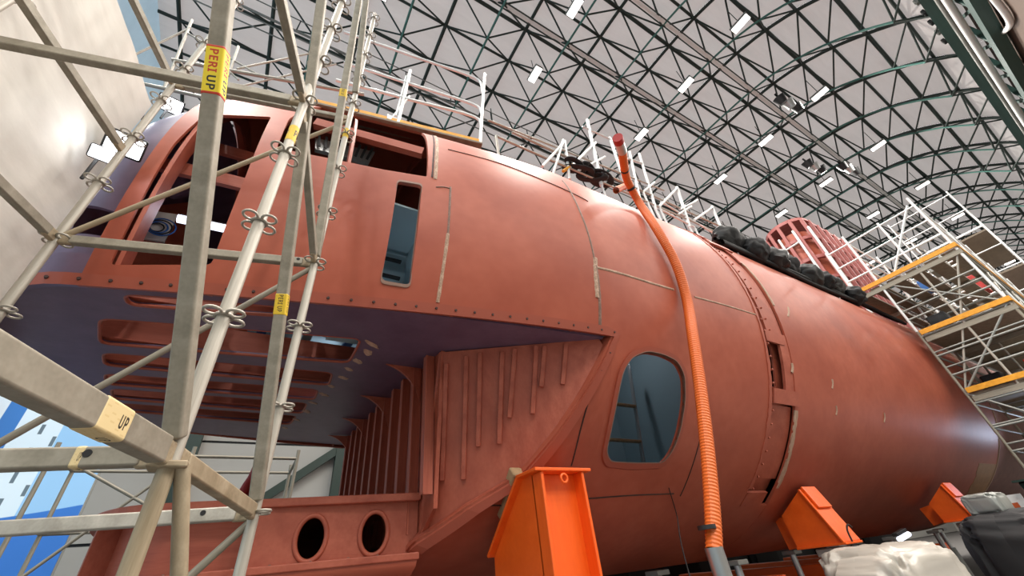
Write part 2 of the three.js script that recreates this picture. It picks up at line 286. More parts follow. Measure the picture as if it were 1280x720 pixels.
// steel frame of the far wall seen through the bow opening
{
  const z = NZ0 + .35; const P = (px, py) => atZ(px, py, z);
  const a = P(418, 618), b = P(425, 560), c = P(322, 622), d = P(212, 600);
  const t = thing('wall_frame', 'dark green wall column and diagonal brace against the pale far wall', 'steel frame', [a.x, 0, z]);
  beam('column', V(a.x, 0, z), V(a.x, 18, z), .5, .4, M.green, t); beam('brace', V(c.x - .2, c.y - .4, z), V(a.x, b.y, z), .42, .3, M.green, t);
  const t2 = thing('wall_frame', 'dark green wall column standing behind the scaffold and keel tray', 'steel frame', [d.x, 0, z]);
  const e = P(240, 560); beam('column', V(e.x, 0, z), V(e.x, 18, z), .6, .4, M.green, t2);
}

// ================================================================== the submarine hull
const hull = thing('submarine_hull', 'huge red-oxide submarine hull section with open unfinished bow', 'submarine hull', [0, 1.42, HZ]);
const TH_F = Math.asin((YF - HY) / HR), TH_FAR = Math.PI + Math.asin((HY - 4.05) / HR);
const O = (...pp) => pp.map(([x, y]) => onBody(x, y));
const flat = pts => pts.map(p => V(p.x, p.y, 0));
{ // bow skin with its frame bays and sight slot
  const cut = [];
  const bays = {
    top: flat(O([361, 149], [402, 132], [528, 165], [534, 221], [480, 212], [362, 188], [346, 184])),
    mid: flat(O([257, 143], [339, 146], [308, 218], [270, 315], [264, 331], [137, 331], [152, 298], [170, 262], [190, 224], [217, 180])),
    
    slot: roundPoly(flat(O([497, 227], [527, 232], [512, 357], [476, 351])), .05),
  };
  for (const k in bays) cut.push(prismZ(roundPoly(bays[k], .04, 3), HZ, 1));
  const bow = slab((x, th) => bodyP(x, th), -1.40, XC, TH_F, TH_FAR, 80, 90, .035);
  put('bow_skin', subtract(bow, cut), M.red, hull);
  const inset = .13, noseP = (x, th) => { const sn = Math.sin(th); return V(x, HY + (HR - inset) * (sn > 0 ? tScale(x) : 1) * sn, HZ + (HR - inset) * sScale(x) * Math.cos(th)); };
  const noseCut = [O([92, 247], [147, 256], [134, 286], [84, 282]), O([40, 322], [113, 326], [108, 342], [30, 345])].map(p => prismZ(roundPoly(flat(p), .03, 3), HZ, 1));
  put('nose_skin', subtract(slab(noseP, XTIP + .02, -1.38, TH_F, TH_FAR, 30, 80, .03), noseCut), M.purple, hull);
  put('nose_sill', slab((x, th) => bodyP(x, th), XTIP + .02, -1.40, TH_F, TH_F + .075, 24, 3, .035), M.purple, hull);
  // slot rim
  const rim = (name, pts, grow, m, out = .012) => {
    const c = pts.reduce((a, p) => a.add(p), V(0, 0, 0)).divideScalar(pts.length), pos = [], idx = [], N = pts.length; const srf = p => { const z = (HR + out) * sScale(p.x), yy = (p.y - HY) / ((HR + out) * (p.y > HY ? tScale(p.x) : 1)); return V(p.x, p.y, HZ + z * Math.sqrt(Math.max(0, 1 - yy * yy))); };
    pts.forEach(p => { const o = p.clone().sub(c); const q = p.clone().addScaledVector(o.normalize(), grow); const A = srf(p), B = srf(q); for (const w of [A, B]) pos.push(w.x, w.y, w.z); for (const w of [B, A]) pos.push(w.x, w.y, w.z - .045); });
    for (let i = 0; i < N; i++) { const j = (i + 1) % N; for (let k = 0; k < 4; k++) { const a = i * 4 + k, b = i * 4 + (k + 1) % 4, d = j * 4 + k, e = j * 4 + (k + 1) % 4; idx.push(a, b, e, a, e, d); } }
    let g = new THREE.BufferGeometry(); g.setAttribute('position', new THREE.Float32BufferAttribute(pos, 3)); g.setIndex(idx); g = g.toNonIndexed(); g.computeVertexNormals(); g.setAttribute('uv', new THREE.Float32BufferAttribute(new Float32Array(g.attributes.position.count * 2), 2)); return put(name, g, m, hull);
  };
  rim('slot_rim', bays.slot, .03, M.weldGrey);
  // full cylinder aft of the corner, with the man-sized oval opening
  const W = [[777.5, 465], [789, 447.5], [807.5, 440], [827.5, 444], [845, 452.5], [854, 470], [854.5, 502], [848, 540], [840, 562.5], [827.5, 579], [790, 579], [761, 577.5], [756, 565], [765, 525], [772.5, 487.5]];
  const oval = roundPoly(flat(O(...W)), .08, 4);
  const mid = slab((x, th) => cylP(x, th), XC, 6.2, -Math.PI, Math.PI, 24, 144, .04);
  // lower skin, cut along the curved dome flange
  const fc = [[-21.4, 3.13], [-25, 3.04], [-33, 2.8], [-39.4, 2.59], [-46.4, 2.33], [-52.4, 1.86], [-59.6, 1.45], [-67, 1.36], [-90, 1.34]];
  const fx = deg => { const a = deg < -90 ? -180 - deg : deg; for (let i = 0; i < fc.length - 1; i++) if (a <= fc[i][0] && a >= fc[i + 1][0]) return lerp(fc[i][1], fc[i + 1][1], (a - fc[i][0]) / (fc[i + 1][0] - fc[i][0])); return a > -21.4 ? XC : 1.34; };
  const lowPos = (u, th) => { const x = lerp(fx(th / RAD), XC, u); return cylP(x, th); };
  const low = slab((u, th) => { const x = lerp(fx(th / RAD), XC, u); return bodyLow(x, th); }, 0, 1, -158.6 * RAD, -21.4 * RAD, 12, 100, .04);
  function bodyLow(x, th) { const k = sScale(x); return V(x, HY + HR * Math.sin(th), HZ + HR * k * Math.cos(th)); }
  put('midship_skin', subtract(mid, [prismZ(oval, HZ, 1)]), M.red, hull);
  put('lower_skin', subtract(low, [prismZ(oval, HZ, 1)]), M.red, hull);
  rim('opening_rim', oval, .06, M.redPart, .02);
  rim('opening_edge', oval, .008, M.weldGrey, .024);
  // dome flange: a bolted strip along the overhang, round the corner and down the lower skin
  const line = []; for (let i = 0; i <= 60; i++) { const x = lerp(-2.3, XC, i / 60); line.push(bodyP(x, TH_F)); } const up = line.length;
  for (let i = 1; i <= 44; i++) { const d = lerp(-21.9, -70, i / 44); const x = fx(d); line.push(bodyLow(x, d * RAD)); }
  const pos = [], idx = []; const ax = V(0, 0, 0);
  line.forEach((p, i) => { const c = V(p.x, HY, HZ), n = p.clone().sub(c).normalize(); const inn = p.clone().addScaledVector(n, .02); const isUp = i < up - 1; const w = isUp ? V(0, .105, 0).add(n.clone().multiplyScalar(.03)) : (i < up + 2 ? V(.09, .05, 0) : V(.1, .02, 0)); const q = p.clone().add(w); const dq = q.clone().sub(V(q.x, HY, HZ)); const R = isUp ? null : HR + .02; if (R) { dq.normalize().multiplyScalar(R); q.set(q.x, HY + dq.y, HZ + dq.z); } else { const sc = bodyP(q.x, thOf(q), HR + .02); q.copy(sc); }
    const bk = p.clone().addScaledVector(n, -.06), bk2 = q.clone().addScaledVector(n, -.05); for (const w2 of [inn, q, bk2, bk]) pos.push(w2.x, w2.y, w2.z); });
  for (let i = 0; i < line.length - 1; i++) for (let k = 0; k < 4; k++) { const a = i * 4 + k, b = i * 4 + (k + 1) % 4, d = a + 4, e = b + 4; idx.push(a, d, e, a, e, b); }
  let fg = new THREE.BufferGeometry(); fg.setAttribute('position', new THREE.Float32BufferAttribute(pos, 3)); fg.setIndex(idx); fg = fg.toNonIndexed(); fg.computeVertexNormals(); fg.setAttribute('uv', new THREE.Float32BufferAttribute(new Float32Array(fg.attributes.position.count * 2), 2));
  const fl = put('dome_flange', fg, M.redPart, hull);
  const bolt = new THREE.CylinderGeometry(.012, .014, .018, 8).rotateX(Math.PI / 2);
  let acc = 0; for (let i = 1; i < line.length; i++) { acc += line[i].distanceTo(line[i - 1]); if (acc > .165) { acc = 0; const p = line[i], n = p.clone().sub(V(p.x, HY, HZ)).normalize(); const q = p.clone().addScaledVector(n, .022).add(i < up ? V(0, .05, .012) : V(.045, .02, 0)); put('bolt', bolt, M.seamDark, fl, q); } }
  // oblique panel closing the opening, with nailing strips
  const nP = 24, top = u => V(lerp(1.51, 3.02, u), lerp(3.68, 3.63, u), lerp(-3.8, -2.83, u));
  const bot = u => { const d = lerp(-58.5, -23.5, Math.pow(u, .8)); const x = Math.max(1.51, fx(d) - .02); const p = bodyLow(x, d * RAD); p.z -= .07; p.y += .02; return p; };
  const panelP = (u, v) => top(clamp(u, 0, 1)).lerp(bot(clamp(u, 0, 1)), v);
  put('dome_panel', slab((v, u) => panelP(u, v), 0, 1, 0, 1, 12, 30, .03), M.redPart, hull);
  put('dome_rabbet', slab((v, d) => { const e = bodyLow(fx(d / RAD), d); return e.add(V(-.03 * v, .03 * v, -.2 * v)); }, 0, 1, -64 * RAD, -21.6 * RAD, 2, 60, .02), M.redPart, hull);
  const pn = panelP(1, .0).sub(panelP(0, 0)).cross(panelP(.3, 1).sub(panelP(.3, 0))).normalize(); if (pn.z < 0) pn.negate();
  for (const [px, y0, y1] of [[558, 455, 600], [582, 445, 598], [598, 442, 560], [625, 440, 557], [640, 436, 522], [667, 433, 518], [679, 432, 485], [705, 430, 482]]) {
    const fit = (x, y) => { const d = ray(x, y); let best = 9, q = null; for (let i = 0; i <= 60; i++) for (let j = 0; j <= 60; j++) { const w = panelP(i / 60, j / 60); const an = d.angleTo(w.clone().sub(CAM)); if (an < best) { best = an; q = w; } } return q; };
    rbeam('strip', fit(px + 2, y0).addScaledVector(pn, .02), fit(px - 3, y1).addScaledVector(pn, .02), .05, .045, .008, M.redPart, hull, V(0.87, 0, .49));
  }
  // transverse bulkhead of the dome void and its stiffeners
  { const sh = new THREE.Shape([[-3.78, 3.72], [-3.97, 2.16], [-4.3, 1.98], [-4.8, 1.76], [-5.4, 1.62], [HZ, 1.58], [-6.6, 1.62], [-7.3, 1.9], [-8.2, 2.6], [-8.75, 4.1]].map(([z, y]) => new THREE.Vector2(-z, y))); const g = new THREE.ExtrudeGeometry(sh, { depth: .04, bevelEnabled: false }); g.rotateY(Math.PI / 2); g.translate(1.53, 0, 0); put('void_bulkhead', g, M.redPart, hull); }
  for (let k = 0; k < 11; k++) { const z = -3.98 - k * .42; const y0 = z > -4.2 ? 2.28 : 2.0; beam('stiffener', V(1.47, y0, z), V(1.47, 3.66 + (-2.9 - z) * .072, z), .1, .03, M.redPart, hull, V(1, 0, 0)); beam('stiffener_face', V(1.42, y0, z), V(1.42, 3.62 + (-2.9 - z) * .072, z), .015, .09, M.redPart, hull, V(1, 0, 0)); if (k % 3 === 1) { const sh = new THREE.Shape(); sh.moveTo(0, 0); sh.lineTo(-.42, 0); sh.quadraticCurveTo(-.1, -.06, 0, -.42); const g = new THREE.ExtrudeGeometry(sh, { depth: .03, bevelEnabled: false }); put('knee_bracket', g, M.redPart, hull, V(1.5, 3.63 + (-2.9 - z) * .072, z)); } }
  // soffit plate over the void, with its long slots
  const sy = z => 3.63 + (-2.9 - z) * .075; const sofN = V(0, 1, .075).normalize(), sofP = V(0, 3.63, -2.9);
  const onS = (px, py) => onPlane(px, py, sofN, sofP);
  const so = []; for (let i = 0; i <= 30; i++) { const x = lerp(-2.36, 3.05, i / 30); so.push(new THREE.Vector2(x, -(HZ + (HR * sScale(x)) * .905))); } for (let i = 30; i >= 0; i--) { const x = lerp(-2.36, 3.05, i / 30); so.push(new THREE.Vector2(x, -(HZ - (HR * sScale(x)) * .94))); }
  const shp = new THREE.Shape(so);
  const slots = [[[154, 368], [352, 384], [352, 396], [160, 382]], [[124, 398], [452, 424], [436, 454], [124, 430]], [[128, 441], [416, 466], [411, 482], [130, 457]], [[130, 467], [398, 487], [393, 500], [133, 481]], [[138, 486], [384, 504], [378, 517], [141, 499]], [[150, 504], [371, 520], [362, 531], [152, 514]]];
  const slotW = slots.map(s => s.map(([x, y]) => onS(x, y)));
  for (const s of slotW) { const h = new THREE.Path(roundPoly(s.map(p => V(p.x, -p.z, 0)), .1, 5).map(p => new THREE.Vector2(p.x, p.y))); shp.holes.push(h); }
  const sg = new THREE.ExtrudeGeometry(shp, { depth: .04, bevelEnabled: false }); { const p = sg.attributes.position; for (let i = 0; i < p.count; i++) { const x = p.getX(i), zz = -p.getY(i), h = p.getZ(i); p.setXYZ(i, x, sy(zz) + h, zz); } sg.computeVertexNormals(); }
  const soffit = put('soffit_plate', sg, M.purple, hull);
  slotW.forEach((s, k) => { // a rolled lip round each slot and a red longitudinal beam above it
    const loop = roundPoly(s, .1, 5).map(p => V(p.x, sy(p.z) + .01, p.z)); put('slot_lip', new THREE.TubeGeometry(new THREE.CatmullRomCurve3(loop, true), 90, .016, 6, true), M.redPart, soffit);
    const x0 = Math.min(s[0].x, s[3].x), x1 = Math.max(s[1].x, s[2].x), zb = Math.min(s[2].z, s[3].z); beam('longitudinal', V(x0 - .1, sy(zb) + .2, zb - .02), V(x1 + .1, sy(zb) + .2, zb - .02), .32, .04, M.redPart, hull); beam('longitudinal_face', V(x0 - .1, sy(zb) + .06, zb), V(x1 + .1, sy(zb) + .06, zb), .025, .14, M.redPart, hull);
  });
  put('inner_deck', gBox(-.45, 2.9, 4.5, 4.53, -8.2, -4.4), M.interior, hull);
  for (let k = 0; k < 5; k++) beam('cross_pipe', V(-.9 + k * .5, 4.3, -7.6), V(-.7 + k * .5, 4.3, -3.7), .06, .1, k % 2 ? M.blue : M.interior, hull);
  for (let k = 0; k < 12; k++) { const p = onS(lerp(470, 345, k / 11) + rr(-5, 5), lerp(430, 545, k / 11)); const sh = []; const L = rr(.06, .13), Wd = rr(.025, .05), an = rr(.6, 1.1); for (let i = 0; i < 14; i++) { const a = i / 14 * Math.PI * 2, q = .6 + .5 * rnd(); const u = Math.cos(a) * L * q, w = Math.sin(a) * Wd * q; sh.push(new THREE.Vector2(u * Math.cos(an) - w * Math.sin(an), u * Math.sin(an) + w * Math.cos(an))); } put('filler_patch', new THREE.ExtrudeGeometry(new THREE.Shape(sh), { depth: .006, bevelEnabled: false }).rotateX(-Math.PI / 2), M.weldPale, soffit, V(p.x, p.y - .006, p.z)); }
  { const wl = thing('work_lamp', 'added unseen work lamp above the slotted soffit plate', 'lamp', [.6, 3.98, -5.6]); put('lamp_body', new RoundedBoxGeometry(.3, .06, .14, 2, .02), M.steelDark, wl, V(.6, 3.98, -5.6)); put('lamp_lens', new RoundedBoxGeometry(.26, .02, .1, 2, .006), M.tubeGlow, wl, V(.6, 4.02, -5.6)); const l = new THREE.RectAreaLight(0xeaf2ff, 160, .26, .1); l.position.set(0, .055, 0); l.rotation.x = Math.PI / 2; wl.add(l); }  // unseen lamp added to brighten what shows through the slots
  // interior frames seen through the bow bays
  for (const x of [-1.25, -.62, .15, 1.3, 2.6]) { const fr = slab((r, th) => bodyP(x, th, r), HR - .32, HR - .04, TH_F, TH_FAR, 1, 60, .03); put('ring_frame', fr, M.redPart, hull); }
  for (const [y, z] of [[5.2, -3.6], [6.2, -4.1]]) beam('stringer', V(-1.6, y, z - .12), V(.3, y, z + .02), .16, .05, M.redPart, hull);
  { const a = onBody(396, 146), b = onBody(532, 184); beam('bay_stringer', a.add(V(0, 0, -.1)), b.add(V(0, 0, -.1)), .13, .08, M.red, hull); }
  // compartments behind the sight slot and the oval opening
  const room = (x0, x1, y0, y1, z0, z1, m, nm) => { for (const g of [gBox(x0, x1, y0, y1, z0 - .03, z0), gBox(x0, x1, y1, y1 + .03, z0, z1), gBox(x0, x1, y0 - .03, y0, z0, z1), gBox(x0 - .03, x0, y0, y1, z0, z1), gBox(x1, x1 + .03, y0, y1, z0, z1)]) put(nm, g, m, hull); };
  room(.38, 1.2, 3.92, 5.35, -4.3, -3.4, M.interior, 'trunk_panel');
  room(2.7, 5.9, 2.3, 5.3, -5.6, -3.95, M.interior, 'compartment_panel');
}
{ // weld seams on the skin
  const seam = (pts, w, m, name = 'weld_seam') => { const c = new THREE.CatmullRomCurve3(pts.map(([px, py]) => onBody(px, py)), false, 'centripetal'); const n = 40, pos = [], idx = [], uv = []; for (let i = 0; i <= n; i++) { const p = c.getPoint(i / n), t = c.getTangent(i / n); const nn = V(0, (p.y - HY), (p.z - HZ)).normalize(); const sd = t.clone().cross(nn).normalize(); const ww = w * (.8 + .35 * fbm(i * .35, w * 90, 2)); const sf = q => { const th = thOf(q); return bodyP(q.x, th, HR + .004); }; for (const k of [-1, -.5, .5, 1]) { const q = sf(p.clone().addScaledVector(sd, k * ww / 2)); if (Math.abs(k) < 1) q.addScaledVector(nn, .005); else q.addScaledVector(nn, -.008); pos.push(q.x, q.y, q.z); uv.push(i * .12, k * .2); } if (i < n) for (let k = 0; k < 3; k++) { const a = i * 4 + k; idx.push(a, a + 1, a + 5, a, a + 5, a + 4); } } const g = new THREE.BufferGeometry(); g.setAttribute('position', new THREE.Float32BufferAttribute(pos, 3)); g.setAttribute('uv', new THREE.Float32BufferAttribute(uv, 2)); g.setIndex(idx); g.computeVertexNormals(); return put(name, g, m, hull); };
  seam([[703, 226], [722, 258], [736, 295], [744, 330]], .035, M.weldGrey);
  seam([[745, 332], [749, 365], [750, 409]], .06, M.weldGrey);
  seam([[745, 334], [780, 343], [815, 354], [842, 362]], .05, M.weldPale);
  seam([[868, 371], [905, 381], [944, 393]], .035, M.weldPale);
  seam([[744, 322], [745, 345], [747, 372]], .09, M.weldPale);
  seam([[563, 234], [562, 260], [560, 292]], .035, M.weldGrey);
  seam([[560, 292], [554, 335], [547, 378]], .05, M.weldPale);
  seam([[545, 166], [546, 195], [544, 224]], .06, M.weldPale);
  seam([[541, 166], [542, 195], [540, 222]], .03, M.seamDark);
  seam([[560, 187], [620, 203], [680, 226], [735, 252]], .014, M.seamDark);
  seam([[737, 494], [726, 535], [714, 582]], .022, M.seamDark);
  seam([[735, 623], [790, 619], [842, 617]], .02, M.seamDark);
  seam([[602, 631], [640, 632]], .02, M.seamDark);
  seam([[884, 500], [872, 560], [850, 620]], .016, M.seamDark);
  seam([[545, 234], [555, 234], [563, 236]], .02, M.weldGrey);
  for (const [x, y, a] of [[1040, 480, .05], [1105, 522, .05], [985, 390, .06], [1045, 513, .05], [990, 460, .07]]) seam([[x, y - 6], [x + 1, y], [x, y + 6]], a, M.weldPale, 'filler_spot');
}
{ // open joint ring between the two cylinder courses
  const base = slab((x, th) => cylP(x, th, HR - .13), 6.15, 6.95, -Math.PI, Math.PI, 2, 120, .03); const jh = []; for (const [x, d] of [[6.34, -25], [6.62, -25], [6.62, -14], [6.34, -14]]) { const p = cylP(x, d * RAD, HR - .13); jh.push(V(p.x, p.y, 0)); }
  const jr = put('joint_recess', subtract(base, [prismZ(roundPoly(jh, .02, 3), HZ, 1)]), M.redPart, hull);
  const flush = (a, b, x0 = 6.2, x1 = 6.9, r = HR, m = M.red, n = 'joint_plate') => put(n, slab((x, th) => cylP(x, th, r), x0, x1, a * RAD, b * RAD, 3, 24, .04), m, hull);
  flush(40, 180); flush(-180, -55);
  flush(24, 40, 6.45, 6.9, HR - .02, M.redPart); flush(-12, 23, 6.42, 6.86, HR - .03, M.redPart);
  flush(-48, -29.5, 6.24, 6.9, HR - .06, M.redPart); flush(-55, -51, 6.2, 6.7, HR + .01, M.redPart, 'joint_bracket'); flush(-29, -25.5, 6.28, 6.98, HR + .02, M.redPart, 'joint_bracket'); flush(-26, -11, 6.66, 6.94, HR - .01, M.redPart, 'joint_bracket');
  flush(-14, -11, 6.3, 6.8, HR + .0, M.redPart, 'joint_bracket');
  flush(26, 37, 6.95, 7.3, HR + .012, M.redPart, 'torn_plate'); flush(27, 35, 6.5, 6.78, HR + .03, M.redPart, 'torn_plate'); flush(21.5, 24.5, 6.42, 7.1, HR + .03, M.redPart, 'torn_plate');
  const edge = (x, a, b, w, m, r, n) => { const g = slab((t, th) => cylP(x + (t - .5) * w * (1 + 1.1 * fbm(th * 14, x * 3, 1)) + .02 * fbm(th * 30, x, 5), th, HR + r), 0, 1, a * RAD, b * RAD, 1, 90, .02); return put(n, g, m, hull); };
  edge(6.93, -2, 15, .05, M.weldPale, .012, 'weld_seam'); edge(6.93, -50, -30, .07, M.weldPale, .006, 'weld_seam'); edge(6.21, -50, 34, .07, M.redPart, .012, 'cut_edge'); edge(6.86, 14, 36, .05, M.redPart, .014, 'cut_edge');
  const bolt = new THREE.CylinderGeometry(.014, .016, .03, 7).rotateX(Math.PI / 2);
  for (let d = -50; d < 32; d += 3.2) { put('bolt', bolt, M.redPart, jr, cylP(6.29, d * RAD, HR - .0)); if (d > -12) put('bolt', bolt, M.redPart, jr, cylP(6.5, (d + 1) * RAD, HR - .02)); }
  put('aft_skin', slab((x, th) => cylP(x, th), 6.9, 17.3, -Math.PI, Math.PI, 40, 144, .04), M.red, hull);
  put('aft_bulkhead', new THREE.CircleGeometry(HR - .05, 60).rotateY(Math.PI / 2), M.hullAft, hull, V(17.2, HY, HZ));
  put('end_rim', new THREE.TorusGeometry(HR - .01, .035, 6, 90).rotateY(Math.PI / 2), M.weldPale, hull, V(17.3, HY, HZ));
  put('warm_reflection_patch', slab((u, th) => cylP(lerp(16.0 + .9 * fbm(th * 5, 3, 1) - (th + .9) * 1.2, 17.25, u), th, HR + .004), 0, 1, -74 * RAD, -40 * RAD, 8, 40, .01), M.ochreReflection, hull);  // thin slab paints a warm reflection onto the lower skin
}
{ // keel tray under the dome void
  const half = [[1.5, -4.28], [.9, -4.36], [.16, -4.48], [-.4, -4.55], [-.78, -4.68], [-1.02, -5.02], [-1.12, -5.5], [-1.15, HZ]];
  const outline = (ins, drop = 0) => { const c = V(.6, 0, HZ); const full = [...half, ...half.slice(0, -1).reverse().map(([x, z]) => [x, 2 * HZ - z])]; return full.map(([x, z]) => { const d = V(x - c.x, 0, z - c.z), l = d.length(); const ix = x > 1.4 ? 0 : ins; d.multiplyScalar((l - ix) / l); return V(x > 1.4 ? x : c.x + d.x, 0, c.z + d.z); }); };
  const sm = pts => new THREE.CatmullRomCurve3(pts, false, 'centripetal').getPoints(70);
  const plate = (ins, y, t, m, n) => { const o = sm(outline(ins)); const s = new THREE.Shape(o.map(p => new THREE.Vector2(p.x, -p.z))); const g = new THREE.ExtrudeGeometry(s, { depth: t, bevelEnabled: true, bevelSize: .012, bevelThickness: .01, bevelSegments: 2 }); g.rotateX(-Math.PI / 2); g.translate(0, y, 0); return put(n, g, m, hull); };
  plate(0, 2.29, .05, M.redPart, 'tray_deck'); plate(-.02, 1.80, .04, M.redPart, 'tray_flange');
  const wall = (ins, y0, y1, x0, x1, m, n) => { const o = sm(outline(ins)).filter(p => p.x >= x0 && p.x <= x1 && p.z > HZ - 2); return o; };
  // side web: flat plate with two collared lightening holes aft, ribbed web forward
  const zw = x => lerp(-4.58, -4.42, clamp((x - .1) / 1.4, 0, 1)) + .03;
  const sh = new THREE.Shape([[.1, 1.82], [1.52, 1.82], [1.52, 2.3], [.1, 2.3]].map(a => new THREE.Vector2(...a)));
  const holes = [[.585, 2.03], [1.115, 2.035]];
  for (const [x, y] of holes) { const p = new THREE.Path(); p.absellipse(x, y, .115, .165, 0, Math.PI * 2); sh.holes.push(p); }
  const wg = new THREE.ExtrudeGeometry(sh, { depth: .03, bevelEnabled: false, curveSegments: 28 }); { const p = wg.attributes.position; for (let i = 0; i < p.count; i++) p.setZ(i, p.getZ(i) + zw(p.getX(i))); wg.computeVertexNormals(); } const tweb = put('tray_web', wg, M.redPart, hull);
  for (const [x, y] of holes) { const pts = []; for (let k = 0; k < 40; k++) { const a = k / 40 * Math.PI * 2; pts.push(V(x + Math.cos(a) * .125, y + Math.sin(a) * .175, zw(x + Math.cos(a) * .125) + .03)); } put('hole_collar', new THREE.TubeGeometry(new THREE.CatmullRomCurve3(pts, true), 60, .022, 8, true), M.redPart, tweb); }
  put('far_web', gBox(.1, 1.52, 1.82, 2.3, 2 * HZ + 4.55, 2 * HZ + 4.58), M.redPart, hull);
  const o2 = sm(outline(.22)).filter(p => p.x < .3); const sp = o2.map(p => V(p.x, 0, p.z));
  const webG = slab((u, y) => { const t = clamp(u, 0, 1) * (sp.length - 1), i = Math.min(sp.length - 2, Math.floor(t)); const q = sp[i].clone().lerp(sp[i + 1], t - i); q.y = y; return q; }, 1, 0, 1.82, 2.3, 60, 1, .03); put('fore_web', webG, M.redPart, hull);
  const outer = sm(outline(.03)); for (let k = 0; k < 9; k++) { const i = 26 + k * 2; const q = outer[Math.min(i, outer.length - 1)]; const c = V(.6, 0, HZ), d = c.clone().sub(V(q.x, 0, q.z)).normalize(); beam('rib', V(q.x, 2.06, q.z).addScaledVector(d, .02), V(q.x, 2.06, q.z).addScaledVector(d, .25), .46, .025, M.redPart, hull); }
  // rounded bottom skin below the flange
  const so2 = sm(outline(-.02)); const bs = slab((u, v) => { const t = clamp(u, 0, 1) * (so2.length - 1), i = Math.min(so2.length - 2, Math.floor(t)); const q = so2[i].clone().lerp(so2[i + 1], t - i); const a = v * Math.PI / 2; return V(lerp(.8, q.x, Math.cos(a) * .9 + .1), 1.8 - .4 * Math.sin(a), lerp(HZ, q.z, Math.cos(a))); }, 1, 0, 0, .98, 60, 10, 0); put('bottom_skin', bs, M.redPart, hull);
  const bolt = new THREE.SphereGeometry(.014, 7, 5); const o3 = sm(outline(.0)); for (let i = 3; i < 34; i += 2) put('bolt', bolt, M.weldGrey, hull, V(o3[i].x, 1.845, o3[i].z));
}

